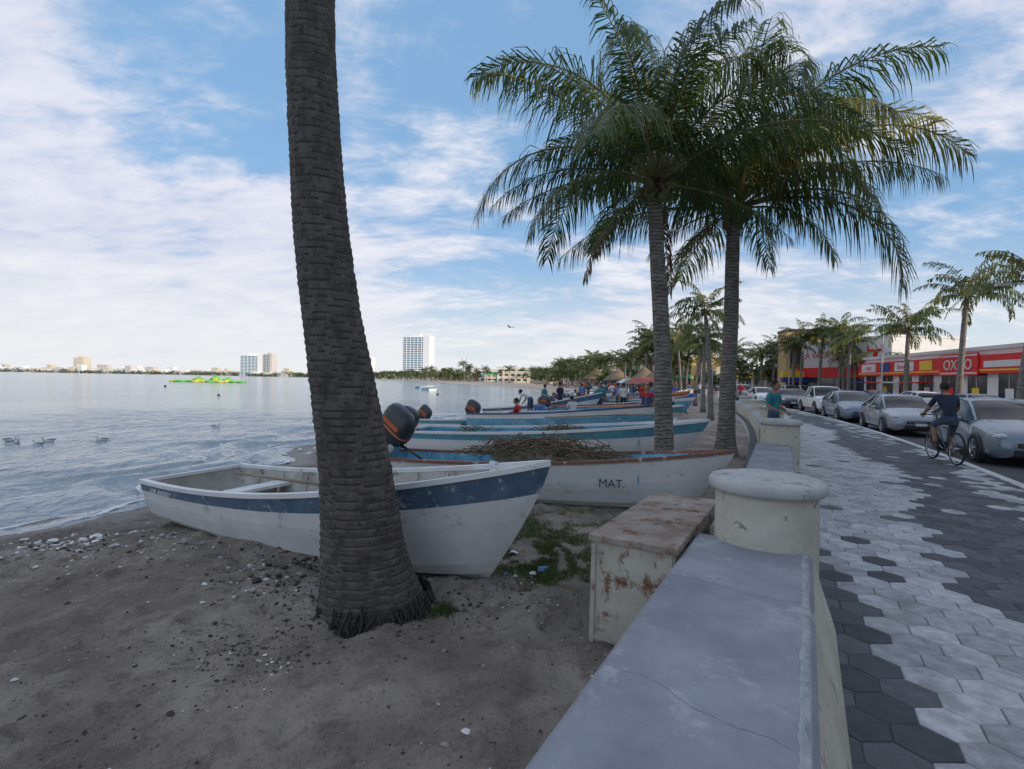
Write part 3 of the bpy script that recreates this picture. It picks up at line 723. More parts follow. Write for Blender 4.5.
for k in range(4600):
    x=U(-7,.9);y=U(.9,7.5)
    if x<shoreX(y)+.4 or noise.noise(Vector((x*.8,y*.8,4)))<-.05+U(-.2,.2): continue
    pebble(g,x,y,U(.003,.012)*(1 if R()<.93 else 2.2),random.choice((darkd,darkd,darkd,stone,stone,shell)))
for k in range(260):
    x=U(-6,.8);y=U(1.0,7)
    if R()<.75: x,y=random.gauss(-1.6,.6),random.gauss(4.7,.5)
    if x<shoreX(y)+.3: continue
    a=U(0,6.28); l=U(.02,.10); P=[]
    for q in range(4):
        xx,yy=x+l*q/3*math.cos(a+q*.15),y+l*q/3*math.sin(a+q*.15); P.append((xx,yy,groundz(xx,yy)+.003+U(0,.006)))
    g.tube(P,U(.0012,.003),4,random.choice((darkd,wood,wood)))
for (x,y,s_,m) in ((.32,4.9,.07,pblue),(.22,4.75,.05,plit),(-5.0,6.3,.09,plit),(-5.5,6.25,.07,plit),(-4.9,6.15,.05,plit),(.05,5.3,.05,plit),(-.2,2.55,.03,plit)):
    z=groundz(x,y)+.01; P=[(x+s_*math.cos(a)*U(.6,1.1),y+s_*.8*math.sin(a)*U(.6,1.1),z+U(0,.5)*s_) for a in np.linspace(0,5.6,8)]
    g.add([(x,y,z+s_*.7)]+P,[(0,i+1,(i+1)%8+1) for i in range(8)],m)
g.obj('beach_debris')
grm=leafmat('grass_blade',(.065,.115,.028),(.13,.21,.045)); grm2=leafmat('grass_dry',(.16,.15,.06),(.17,.17,.06))
g=MB(); gv={grm:[[],[]],grm2:[[],[]]}
for k in range(34000):
    c=random.choice(((.45,5.9,.6),(.9,6.6,.7),(.1,5.3,.4),(.6,5.3,.35),(1.2,6.0,.5),(-.50,3.98,.10),(.0,6.6,.6),(.25,5.7,.45),(.3,5.1,.35),(.4,4.8,.35)))
    x,y=random.gauss(c[0],c[2]*.6),random.gauss(c[1],c[2]*.7)
    nn=noise.noise(Vector((x*2.6,y*2.6,7)))+.5*noise.noise(Vector((x*9,y*9,1)))
    if nn<-.12 or (c[0]==-.50 and R()<.75): continue
    z=groundz(x,y)-.005; h=U(.01,.06)*(1+max(0,nn)); a=U(0,6.28)
    V_,F_=gv[grm if R()<.68 else grm2]; b=len(V_); ww=U(.002,.005)
    V_+=[(x-ww*math.cos(a),y-ww*math.sin(a),z),(x+ww*math.cos(a),y+ww*math.sin(a),z),(x+U(-.05,.05),y+U(-.05,.05),z+h)]; F_.append((b,b+1,b+2))
for m,(V_,F_) in gv.items(): g.add(V_,F_,m)
g.obj('grass')
# ------------------------------------------------------------------ cars
glass=pm('car_glass',(.02,.023,.027),(.014,.016,.02),2,.12,spec=.25); tire=pm('tyre',(.03,.03,.03),(.02,.02,.02),9,.9); chrome=pm('chrome',(.6,.6,.62),(.45,.45,.47),4,.2,metal=.9)
lampm=pm('headlamp',(.6,.62,.65),(.35,.37,.4),14,.12); redl=pm('tail_lamp',(.35,.02,.02)); platem=pm('number_plate',(.7,.7,.68))
def wheel(g,x,y,r,sg):
    M=Matrix.Translation((x,y,r))@Matrix.Rotation(math.radians(-90*sg),4,'X')
    g.lathe([(r*.6,-.09),(r*.93,-.1),(r,-.06),(r,.06),(r*.93,.1),(r*.66,.1),(r*.64,.06)],26,tire,M)
    g.lathe([(r*.64,.062),(r*.64,.095),(r*.58,.09),(r*.54,.07)],26,chrome,M)
    for k in range(5):
        M2=M@Matrix.Rotation(k*2*math.pi/5,4,'Z'); g.box(-.026,0,.07,.026,r*.6,.092,chrome,M2)
    g.lathe([(.05,.07),(.05,.1)],10,chrome,M)
def car(kind,paint):
    g=MB(); B=MB()
    if kind=='hatch':
        st=[(2.17,.30,.50,.56,.50,.38,0),(2.14,.22,.58,.65,.66,.50,0),(2.03,.19,.66,.735,.78,.60,0),(1.85,.18,.72,.80,.84,.66,0),(1.5,.18,.79,.88,.87,.70,0),(1.15,.18,.84,.95,.89,.72,0),(.98,.18,.88,.985,.90,.74,1),(.55,.18,.905,1.23,.90,.67,2),(.1,.18,.92,1.42,.90,.60,2),(-.35,.18,.94,1.475,.90,.60,2),(-1.1,.18,.965,1.455,.89,.58,2),(-1.6,.19,.985,1.37,.87,.55,3),(-1.98,.22,.99,1.08,.83,.60,0),(-2.12,.28,.88,.94,.76,.58,0),(-2.18,.34,.5,.6,.70,.5,0)]; wx_=(1.34,-1.32); wr=.325; W=.87
    elif kind=='sedan':
        st=[(2.3,.32,.52,.58,.54,.40,0),(2.26,.24,.60,.66,.70,.54,0),(2.12,.2,.67,.74,.80,.62,0),(1.9,.19,.73,.80,.84,.67,0),(1.5,.19,.79,.88,.87,.70,0),(1.05,.19,.86,.95,.89,.72,1),(.65,.19,.88,1.18,.90,.66,2),(.28,.19,.90,1.37,.90,.60,2),(-.3,.19,.92,1.43,.90,.60,2),(-.95,.19,.93,1.38,.89,.58,3),(-1.55,.2,.94,1.03,.87,.68,0),(-2.1,.22,.92,.99,.83,.66,0),(-2.26,.3,.8,.88,.74,.58,0),(-2.3,.36,.5,.6,.70,.5,0)]; wx_=(1.40,-1.35); wr=.32; W=.87
    else:
        st=[(2.55,.4,.62,.70,.74,.6,0),(2.5,.3,.80,.90,.84,.70,0),(2.3,.28,.9,.98,.88,.75,0),(1.8,.28,.97,1.04,.89,.77,0),(1.2,.28,1.0,1.08,.9,.78,1),(.85,.28,1.01,1.38,.9,.72,2),(.55,.28,1.02,1.62,.9,.66,2),(.1,.28,1.03,1.68,.9,.66,2),(-.5,.28,1.03,1.66,.9,.64,3),(-.68,.28,1.02,1.06,.9,.82,0),(-2.45,.3,1.02,1.06,.89,.82,0),(-2.55,.4,.95,1.0,.86,.8,0)]; wx_=(1.6,-1.55); wr=.37; W=.88
    idx=[i for i,s__ in enumerate(st) if s__[6]]
    for sg in (1,-1):
        vs=[]
        for (x,zb,ze,zt,w_,wt,c) in st:
            zm=zb+(ze-zb)*.55; vs+=[(x,0,zb),(x,sg*.85*w_,zb),(x,sg*w_*.975,zb+.09),(x,sg*w_,zm),(x,sg*w_*.965,ze),(x,sg*wt,zt-.035),(x,sg*wt*.8,zt),(x,0,zt+.02)]
        for i in range(len(st)-1):
            ca,cb_=st[i][6],st[i+1][6]
            for j in range(7):
                m=paint
                if j==4 and ca in(1,2,3) and (cb_ in(2,3)): m=glass
                if j==4 and ca==3: m=glass
                if j>=5 and ca==1 and cb_==2: m=glass
                if j>=5 and i+1==idx[2] : m=glass
                if j>=5 and ca==3: m=glass
                if j==0: m=blackm
                f=(i*8+j,i*8+j+1,i*8+8+j+1,i*8+8+j)
                B.add([vs[q] for q in f],[(0,1,2,3) if sg<0 else (3,2,1,0)],m,True)
        for e,rev in ((0,sg<0),(len(st)-1,sg>0)):
            f=[vs[e*8+j] for j in range(8)]; B.add(f,[tuple(reversed(range(8))) if rev else tuple(range(8))],paint)
        def P(i,j): return vs[i*8+j]
        a=idx[0]; g.tube([P(a,4),P(a,5),P(a+1,5),P(a+2,5)],.028,6,paint); 
        z=idx[-1]; g.tube([P(z,5),P(z+1,4)],.045,6,paint); mid=idx[len(idx)//2+ (1 if len(idx)>4 else 0)]; g.tube([P(mid,4),P(mid,5)],.03,6,paint)
        g.tube([P(i,5) for i in idx[1:]],.024,6,paint)
        g.tube([P(i,4) for i in idx]+[P(idx[-1]+1,4)],.012,5,blackm)
        for x in wx_:
            M=Matrix.Translation((x,sg*(W-.0),wr))@Matrix.Rotation(math.radians(-90*sg),4,'X')
            g.lathe([(wr*1.16,-.1),(wr*1.16,.030),(wr*1.02,.034)],28,blackm,M); wheel(g,x,sg*(W-.045),wr,sg)
        F=st[2]
        M=Matrix.Translation((F[0]-.05,sg*(F[4]*.80),F[2]-.0))@Matrix.Rotation(sg*-.55,4,'Z')
        g.ell((0,0,0),(.13,.17,.07),lampm,14,8,M); g.ell((.05,sg*.02,0),(.085,.06,.05),chrome,10,6,M)
        g.ell((st[1][0]-.04,sg*st[1][4]*.8,.34),(.06,.07,.05),lampm,10,6)
        B_=st[-2]; g.ell((B_[0]+.04,sg*(B_[4]*.88),B_[2]-.08),(.08,.1,.13),redl,10,8)
        c0=st[idx[0]]; g.ell((c0[0]-.35,sg*(c0[4]+.09),c0[2]+.09),(.06,.1,.065),paint,10,8)
        g.tube([(c0[0]-.35,sg*(c0[4]-.04),c0[2]+.03),(c0[0]-.35,sg*(c0[4]+.05),c0[2]+.06)],.02,6,blackm)
        for i in (idx[0],mid,idx[-1]):
            x,zb,ze,zt,w_,wt,c=st[i]; zm=zb+(ze-zb)*.55; g.tube([(x,sg*w_*.975,zb+.1),(x,sg*(w_+.0005),zm),(x,sg*(w_*.965),ze)],.005,4,blackm)
        g.tube([(st[mid][0]+.1,sg*(st[mid][4]+.0),st[mid][2]-.08),(st[mid][0]+.28,sg*(st[mid][4]+.0),st[mid][2]-.08)],.013,6,chrome)
        g.tube([(st[2][0]-.1,sg*.42,st[2][3]+.006),(c0[0]+.05,sg*.55,c0[3]+.006)],.006,4,paint)
    x0=st[0][0]; zb=st[0][1]; zt=st[0][3]
    g.box(x0-.03,-.40,zt-.12,x0+.016,.40,zt-.02,blackm,bev=.01); g.tube([(x0+.016,-.36,zt-.07),(x0+.016,.36,zt-.07)],.008,5,chrome)
    g.box(x0-.05,-.46,zb-.04,x0+.02,.46,zb+.09,blackm,bev=.01); g.box(x0+.018,-.17,zb+.07,x0+.03,.17,zb+.16,platem)
    g.tube([(st[idx[0]][0]+.04,.1,st[idx[0]][3]+.03),(st[idx[0]][0]-.15,.5,st[idx[0]][3]+.12)],.008,4,blackm)
    if kind=='pickup': g.box(-2.4,-.78,1.062,-.75,.78,1.075,blackm)
    return weld(mesh_of(B),38),mesh_of(g)
silver=pm('paint_silver_blue',(.20,.245,.29),(.19,.23,.275),1,.28,metal=.3,coat=.5); white=pm('paint_white',(.75,.75,.75),(.7,.7,.7),1,.3,coat=.5); grey=pm('paint_grey',(.33,.34,.36),(.31,.32,.34),1,.28,metal=.3,coat=.5); dkp=pm('paint_dark',(.05,.055,.07),(.045,.05,.06),1,.25,coat=.5); redp=pm('paint_red',(.4,.03,.03),(.37,.03,.03),1,.3,coat=.5)
cars={('hatch','s'):car('hatch',silver),('sedan','g'):car('sedan',grey),('pickup','w'):car('pickup',white),('sedan','d'):car('sedan',dkp),('hatch','w'):car('hatch',white),('sedan','r'):car('sedan',redp),('pickup','g'):car('pickup',grey)}
def putcar(key,w_,u,away=False,dy=0):
    x,y,z=prom(w_,u); th=promyaw(u)
    ang=math.pi/2-th + (0 if away else math.pi)
    b,d=cars[key]; o=inst('parked_pickup_truck' if key[0]=='pickup' else 'parked_car',b,(x,y,-.13),(0,0,ang+dy)); inst('wheels_and_trim',d,parent=o)
putcar(('hatch','s'),4.85,17.4)
putcar(('sedan','g'),4.6,24.6)
putcar(('hatch','s'),4.5,31.0)
putcar(('pickup','w'),5.0,38.0)
for k,(key,u) in enumerate([(('sedan','d'),45),(('hatch','w'),51.5),(('pickup','g'),58),(('sedan','r'),65),(('hatch','s'),73),(('sedan','g'),80)]): putcar(key,4.5,u)
for key,u in [(('sedan','g'),36),(('hatch','w'),42),(('sedan','d'),48),(('sedan','r'),54),(('pickup','w'),61),(('hatch','s'),68)]: putcar(key,11.2,u,True)
putcar(('pickup','w'),8.9,58,True); putcar(('sedan','d'),6.6,50)
# ------------------------------------------------------------------ buildings
wallw=pm('wall_white',(.74,.73,.72),(.64,.63,.62),.6,.85,.1); red=pm('sign_red',(.75,.02,.025),(.65,.02,.02),.6,.5); och=pm('wall_ochre',(.55,.40,.19),(.46,.32,.15),.6,.85); brn=pm('wall_brown',(.20,.13,.09),(.15,.10,.07),.8,.8)
yel=pm('sign_yellow',(.85,.58,.04),(.76,.50,.04),.6,.5); blu=pm('sign_blue',(.03,.06,.32),(.03,.05,.26),.6,.5); win=pm('window_glass',(.05,.06,.07),(.03,.035,.04),.5,.1,spec=.8); conc=pm('wall_concrete',(.48,.46,.43),(.40,.38,.36),.5,.9,.1); cream2=pm('wall_cream',(.64,.58,.47),(.55,.5,.41),.5,.9)
def facade(name,A,B,depth,H,wall,floors=1,nwin=6,shop=True):
    A=Vector((*A,0));B=Vector((*B,0)); d=(B-A); l=d.length; ang=math.atan2(d.y,d.x)
    e=empty(name,(A.x,A.y,0),(0,0,ang)); g=MB()
    g.box(0,-depth,-.2,l,0,H,wall); g.box(-.1,-depth-.1,H,l+.1,.12,H+.25,wall)
    g.obj('walls',parent=e)
    g=MB()
    fh=H/floors
    for fl in range(floors):
        for k in range(nwin):
            x=l*(k+.5)/nwin; w_=l/nwin*.32
            z0=fl*fh+(.15 if (fl==0 and shop) else fh*.35); z1=fl*fh+fh*.72
            g.box(x-w_,-.02,z0,x+w_,.03,z1,win); g.box(x-w_-.06,0,z1,x+w_+.06,.08,z1+.08,conc); g.box(x-.03,.03,z0,x+.03,.05,z1,conc)
            if not(fl==0 and shop): g.box(x-w_-.06,0,z0-.08,x+w_+.06,.10,z0,conc)
    g.obj('windows_and_doors',parent=e)
    return e,l
def promxy(w_,u): p=prom(w_,u); return (p[0],p[1])
bl=[(-34,-20,10,cream2,3),(-19.5,-6,10,wallw,3),(-5.5,9,10.5,wallw,3),(9.4,24,10.5,cream2,3),(24.4,36.5,9.5,wallw,3)]
for (u0,u1,H,m,fl) in bl:
    a,b=promxy(16.3,u1),promxy(16.3,u0)
    facade('apartment_building',b,a,11,H,m,fl,5)
e,l=facade('convenience_store',(30.3,30.5),(34.2,50.5),10,4.1,wallw,1,7)
g=MB(); g.box(-.3,.02,2.55,l+.1,.45,3.75,red); g.box(-.3,.452,2.72,l+.1,.468,2.82,yel); g.box(-.3,.452,2.95,l*.15,.468,3.35,wallw); g.obj('sign_band',parent=e)
g=MB(); g.box(l*.17,.46,2.45,l*.37,.55,3.95,red); g.box(l*.17+.1,.55,2.55,l*.37-.1,.556,2.65,wallw); g.box(l*.17+.1,.55,3.75,l*.37-.1,.556,3.85,wallw); g.obj('sign_panel',parent=e)
text('OXXO',1.0,wallw,e,(l*.27,.57,2.85),(math.radians(90),0,math.pi),'sign_letters',.02)
g=MB()
for (a_,b_,m) in ((.42,.50,yel),(.54,.68,wallw),(.72,.80,blu),(.84,.97,wallw)): g.box(l*a_,.452,2.9,l*b_,.49,3.62,m)
for (a_,m) in ((.05,wallw),(.2,yel),(.33,red),(.47,wallw),(.63,red),(.78,yel),(.9,red)): g.box(l*a_,.05,.6,l*a_+.7,.075,1.6,m)
for k in range(4): g.box(l*(.45+.14*k),.02,1.9,l*(.45+.14*k)+2.2,1.3,2.0,(red,wallw,red,blu)[k])
g.obj('shop_signs',parent=e)
text('Farmacia',.55,red,e,(l*.61,.50,3.05),(math.radians(90),0,math.pi),'sign_letters',.01)
text('CAFE',.5,red,e,(l*.905,.50,3.05),(math.radians(90),0,math.pi),'sign_letters',.01)
e=empty('logo_wall_building',(34.6,62.5,0),(0,0,math.atan2(50.7-62.5,37.0-34.6))); l=12.0
g=MB(); g.box(0,0,-.2,l,9,6.5,wallw); g.box(-.1,-.12,6.5,l+.1,9.1,6.7,wallw); g.obj('walls',parent=e)
def bull(cx,cz,s_):
    g=MB(); y=-.03
    g.add([(cx-s_*.25,y,cz+s_*.15),(cx-s_*.12,y,cz-s_*.5),(cx+s_*.12,y,cz-s_*.5),(cx+s_*.25,y,cz+s_*.15)],[(0,1,2,3)],red)
    for sg in (1,-1):
        pts=[(cx+sg*s_*.15,y,cz+s_*.1),(cx+sg*s_*.55,y,cz+s_*.12),(cx+sg*s_*.62,y,cz+s_*.5),(cx+sg*s_*.35,y,cz+s_*.32)]
        g.tube(pts,[s_*.11,s_*.1,s_*.03,s_*.01],6,red)
    return g
for cx_ in (5.6,10.2): bull(cx_,5.1,1.5).obj('bull_logo',parent=e)
text('LA VACA',1.0,red,e,(2.4,-.03,4.7),(math.radians(90),0,0),'lettering')
g=MB(); g.box(-.2,-.5,2.5,l+.2,-.02,3.6,red); g.box(.3,-.05,0,l-.3,-.01,2.45,win); g.obj('sign_band',parent=e)
e=empty('ochre_shop_building',(32.9,62.5,0),(0,0,math.radians(-12)))
g=MB(); g.box(0,0,-.2,4.4,3.5,8.0,och); g.box(-.1,-.1,8.0,4.5,3.6,8.3,brn); g.box(.3,-.12,3.6,1.9,-.01,7.6,brn); g.box(2.3,-.3,3.8,4.35,-.01,7.7,yel); g.box(2.5,-.34,5.2,4.15,-.31,6.6,red); g.box(2.7,-.36,5.6,3.95,-.345,6.2,wallw); g.obj('walls',parent=e)
g=MB(); g.box(-.6,-1.0,1.9,5.4,-.02,2.5,blu); g.box(-.6,-1.0,2.5,5.4,-.02,3.2,yel); g.box(.2,-.06,0,4.2,-.02,1.88,win)
for k in range(2): g.box(.45+k*.7,-.16,4.2,.95+k*.7,-.13,7.2,win)
g.obj('awning_and_windows',parent=e)
for u in (33,50,68,90):
    x,y,z=prom(12.6,u); g=MB(); g.lathe([(.14,0),(.12,.3),(.07,.35),(.05,6.3),(.0,6.35)],10,conc); th=promyaw(u)
    g.tube([(0,0,6.1),(-.9,0,6.5),(-1.5,0,6.5)],.035,6,conc); g.box(-2.0,-.12,6.44,-1.45,.12,6.54,steel,bev=.03); g.obj('street_lamp',(x,y,0),(0,0,-th))
random.seed(5)
shopc=[red,yel,blu,pm('shop_green',(.05,.35,.15)),pm('shop_pink',(.65,.2,.3)),pm('shop_teal',(.05,.4,.45))]
for k in range(16):
    u=76+k*12; a=promxy(17+U(0,2),u); b=promxy(17+U(0,2),u+U(8,11)); e,l=facade('town_building',a,b,10,U(3.5,7.5),random.choice((wallw,cream2,conc,och,wallw)),random.choice((1,2,2)),4)
    g=MB(); g.box(0,.05,2.6,l,.5,3.3,shopc[k%6]); g.obj('shop_sign',parent=e)
thatch=pm('thatch',(.25,.185,.115),(.15,.11,.07),6,.95,.5,stretch=(1,1,.3))
for (wv,u,s_) in ((-5.0,50,.72),(-5.5,58,.8),(-4,67,.8),(-6,79,.9),(-7,92,1.)):
    g=MB(); x,y,z=prom(wv,u)
    g.lathe([(2.6,2.1),(2.5,2.25),(1.6,2.95),(.7,3.7),(.0,4.3)],20,thatch)
    for j in range(7):
        a=j*math.tau/7; g.tube([(2.1*math.cos(a),2.1*math.sin(a),-.2),(2.1*math.cos(a),2.1*math.sin(a),2.4)],.07,6,wood)
    for j in range(70):
        a=U(0,6.28); g.tube([(2.5*math.cos(a),2.5*math.sin(a),2.2),(2.75*math.cos(a),2.75*math.sin(a),1.85)],[.06,.01],4,thatch)
    g.obj('palapa_hut',(x,y,-.1),scale=s_)
umb=[pm('canvas_faded_red',(.38,.10,.08)),pm('canvas_blue',(.08,.2,.4)),pm('canvas_teal',(.06,.3,.3)),wallw,wallw]
for k in range(9):
    x,y,z=prom(-4.6-U(0,4),42+k*6+U(-1,1)); g=MB()
    for sx in (-1.4,1.4):
        for sy in (-1.2,1.2): g.tube([(sx,sy,-.3),(sx,sy,2.0)],.03,6,steel)
    g.add([(-1.6,-1.4,1.9),(1.6,-1.4,1.9),(1.6,1.4,1.9),(-1.6,1.4,1.9),(-1.2,0,2.5),(1.2,0,2.5)],[(0,1,5,4),(1,2,5),(2,3,4,5),(3,0,4)],umb[k%5]); g.box(-1.2,-.4,.5,1.2,.4,.8,wood); g.obj('market_stall',(x,y,-.25),(0,0,U(0,3)),scale=.9)
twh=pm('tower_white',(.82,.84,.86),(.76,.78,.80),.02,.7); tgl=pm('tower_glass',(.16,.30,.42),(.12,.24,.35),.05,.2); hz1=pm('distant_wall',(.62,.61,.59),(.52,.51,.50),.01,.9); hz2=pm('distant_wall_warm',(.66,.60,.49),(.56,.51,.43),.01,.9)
def tower(name,x,y,wd,dp_,H,nf,wall,gl,yaw=0,bays=6):
    e=empty(name,(x,y,-.3),(0,0,yaw)); g=MB()
    g.box(-wd/2,-dp_/2,0,wd/2,dp_/2,H-1,gl)
    fh=H/nf
    g2=MB()
    for k in range(nf+1): g2.box(-wd/2-.8,-dp_/2-1.2,k*fh-.6,wd/2+.8,dp_/2+1.2,k*fh+.6,wall)
    for k in range(bays+1):
        xx=-wd/2+wd*k/bays; g2.box(xx-.5,-dp_/2-.9,0,xx+.5,-dp_/2-.01,H,wall)
    g2.box(wd*.28,-dp_/2-1.4,0,wd/2+1.2,dp_/2+1.4,H+3,wall); g2.box(-wd*.2,-dp_*.3,H,wd*.1,dp_*.3,H+6,wall)
    g.obj('glazing',parent=e); g2.obj('floors_and_walls',parent=e)
tower('hotel_tower',-163,900,46,26,72,19,twh,tgl,math.radians(-8),7)
tower('apartment_tower',-243,880,14,16,34,10,twh,tgl,0,3)
tower('apartment_tower',-262,900,12,14,32,9,twh,tgl,0,3)
tower('hotel_building',-715,1440,60,30,56,14,twh,tgl,0,6)
tower('hotel_building',-670,1440,22,30,60,15,hz1,tgl,0,3)
tower('distant_tower',-1480,1790,34,30,52,10,hz2,hz1,0,4)
random.seed(77)
hzw=pm('distant_window',(.32,.36,.40),(.26,.30,.34),.05,.5)
g=MB()
for k in range(460):
    px_=U(-60,445); dd=U(1630,1760) if px_<250 else (U(1270,1360) if px_<355 else U(790,900))
    x=(px_-512)/520*dd; s_=dd/1800
    wd=U(10,40)*s_; H=U(6,17)*s_*(1.9 if R()<.10 else 1)
    m=random.choice((hz1,hz2,twh,hz1,twh)); g.box(x-wd/2,dd,-.5,x+wd/2,dd+20,H,m)
    for q in range(int(H/4)): g.box(x-wd*.45,dd-.2,q*4+1.4,x+wd*.45,dd-.05,q*4+2.6,hzw)
g.obj('distant_town')
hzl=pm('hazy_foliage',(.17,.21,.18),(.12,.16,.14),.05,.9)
g=MB()
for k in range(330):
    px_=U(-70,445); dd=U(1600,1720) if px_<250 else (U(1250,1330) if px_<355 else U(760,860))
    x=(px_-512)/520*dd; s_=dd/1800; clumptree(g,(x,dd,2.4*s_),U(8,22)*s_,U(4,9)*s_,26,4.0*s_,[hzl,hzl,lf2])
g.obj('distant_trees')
g=MB()
for k in range(85):
    y=U(300,750); x=shoreX(y)+U(30,110)+y*.05; wd=U(8,20); H=U(4,11); m=random.choice((wallw,hz2,hz1,twh,twh,cream2,shopc[k%6])); g.box(x-wd/2,y,-.5,x+wd/2,y+12,H,m)
    for q in range(int(H/3)):
        for j in range(4): g.box(x-wd*.42+j*wd*.22,y-.1,q*3+1,x-wd*.42+j*wd*.22+wd*.12,y-.02,q*3+2.3,win)
    g.box(x-wd/2-.3,y-.3,H,x+wd/2+.3,y+12,H+.4,wallw)
g.obj('beachfront_town')
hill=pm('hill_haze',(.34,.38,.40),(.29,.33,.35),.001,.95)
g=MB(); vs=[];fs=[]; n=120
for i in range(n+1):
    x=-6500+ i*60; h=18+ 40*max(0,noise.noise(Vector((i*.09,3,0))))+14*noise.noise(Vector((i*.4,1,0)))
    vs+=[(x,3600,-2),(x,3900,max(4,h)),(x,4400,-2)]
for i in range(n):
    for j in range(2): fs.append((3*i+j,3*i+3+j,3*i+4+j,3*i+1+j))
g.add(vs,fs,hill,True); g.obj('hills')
grn=pm('inflatable_green',(.15,.55,.09),(.12,.45,.07),.5,.4); ylw=pm('inflatable_yellow',(.62,.65,.10),(.55,.55,.08),.5,.4)
g=MB()
random.seed(8)
for k in range(16):
    x=-10+20*k/15; g.ell((x,U(-2,2),.25),(1.3,1.3,.4),random.choice((grn,ylw,grn)),10,6)
for (x,h) in ((-3.5,1.3),(1.5,1.8),(5,1.1)):
    g.tube([(x-1.8,0,.3),(x,0,h),(x+1.8,0,.3)],[.5,.45,.5],8,grn); g.box(x-.7,-.6,.3,x+.7,.6,h*.8,ylw,bev=.1)
g.obj('inflatable_water_slide',(-88,152,-.6))
g=MB(); 
for (x,y,r) in ((-31,55,.14),(-60,90,.22),(-45,120,.25),(-10,70,.18)):
    g.lathe([(0,-.3*r),(r,0),(r*.9,r*.8),(r*.3,r*1.3),(0,r*1.4)],10,blackm,Matrix.Translation((x,y,-.6)))
g.obj('mooring_buoys')
for k,(x,y) in enumerate([(-20,110),(-14,92)]): inst('moored_boat',vars_[k],(x,y,-.8),(0,0,U(0,3)),None,1)
gullw=pm('gull_white',(.75,.75,.73)); gullg=pm('gull_grey',(.3,.31,.33)); beak=pm('beak',(.6,.35,.05))
g=MB(); g.ell((0,0,.03),(.17,.075,.07),gullw,12,8); g.ell((-.04,0,.065),(.15,.07,.045),gullg,10,6); g.tube([(.12,0,.05),(.15,0,.13)],[.04,.026],8,gullw); g.ell((.165,0,.15),(.042,.03,.032),gullw,10,8)
g.tube([(.19,0,.148),(.245,0,.138)],[.012,.003],6,beak); g.tube([(-.14,0,.06),(-.25,0,.085)],[.035,.008],6,gullg); gm=mesh_of(g)
for (x,y) in ((-14.2,15.6),(-14.6,16.4),(-15.3,16.1),(-13.3,16.9),(-15.9,16.5),(-12.5,22),(-10,30)): inst('seagull',gm,(x,y,-.6),(0,0,U(0,6.28)),None,.85)
g=MB(); g.ell((0,0,0),(.4,.09,.09),blackm,10,6)
for sg in (1,-1): g.add([(.12,0,.03),(.2,sg*.55,.22),(.0,sg*1.15,.1),(-.05,sg*.5,.16),(-.12,0,.03)],[(0,1,2,3,4)],blackm)
g.add([(-.35,0,0),(-.75,.12,0),(-.6,0,0),(-.75,-.12,0)],[(0,1,2,3)],blackm); g.obj('flying_bird',(-.4,62,7.9),(.35,.1,.8),scale=.8)
# ------------------------------------------------------------------ people
skin=pm('skin',(.34,.19,.12),(.30,.165,.10),8,.55); hairm=pm('hair_black',(.015,.012,.01)); eyew=pm('eye',(.02,.02,.02)); lip=pm('lip',(.3,.1,.08))
navy=pm('cloth_navy',(.025,.035,.07),(.018,.025,.05),8,.9,.3); teal=pm('cloth_teal',(.03,.24,.29),(.02,.18,.23),8,.9,.3); redc=pm('cloth_red',(.5,.03,.03),(.4,.02,.02),8,.9); jean=pm('cloth_denim',(.07,.09,.15),(.05,.07,.11),8,.9); shoe=pm('shoe',(.04,.04,.04)); bluec=pm('cloth_blue',(.08,.2,.5)); whitec=pm('cloth_white',(.65,.65,.63))
RAD=dict(pelvis=.135,waist=.125,chest=.15,neck=.06,hb=.052,shL=.07,elL=.045,wrL=.028,shR=.07,elR=.045,wrR=.028,hipL=.095,knL=.062,anL=.042,toL=.034,hipR=.095,knR=.062,anR=.042,toR=.034)
ED=[('pelvis','waist'),('waist','chest'),('chest','neck'),('neck','hb'),('chest','shL'),('shL','elL'),('elL','wrL'),('chest','shR'),('shR','elR'),('elR','wrR'),('pelvis','hipL'),('hipL','knL'),('knL','anL'),('anL','toL'),('pelvis','hipR'),('hipR','knR'),('knR','anR'),('anR','toR')]
def hand(g,wr,el,mat,curl=.9):
    wr=Vector(wr);el=Vector(el); d=(wr-el).normalized(); s_=d.cross(Vector((0,0,1)))
    if s_.length<.2: s_=d.cross(Vector((0,1,0)))
    s_.normalize(); n=s_.cross(d)
    M=Matrix((( d.x,s_.x,n.x,wr.x),(d.y,s_.y,n.y,wr.y),(d.z,s_.z,n.z,wr.z),(0,0,0,1)))
    g.ell((.05,0,0),(.055,.042,.018),mat,10,6,M)
    for k,(y,l) in enumerate(((-.032,.062),(-.011,.075),(.011,.07),(.031,.055))):
        p=[(.085,y,0)]; a=0
        for q in range(3): a-=curl*.6; p.append((p[-1][0]+l*.36*math.cos(a),y*1.05,p[-1][2]+l*.36*math.sin(a)))
        g.tube(p,[.009,.0085,.008,.006],6,mat,M=M)
    g.tube([(.03,-.035,0),(.055,-.062,-.012),(.085,-.066,-.028)],[.012,.0105,.008],6,mat,M=M)
PC={}
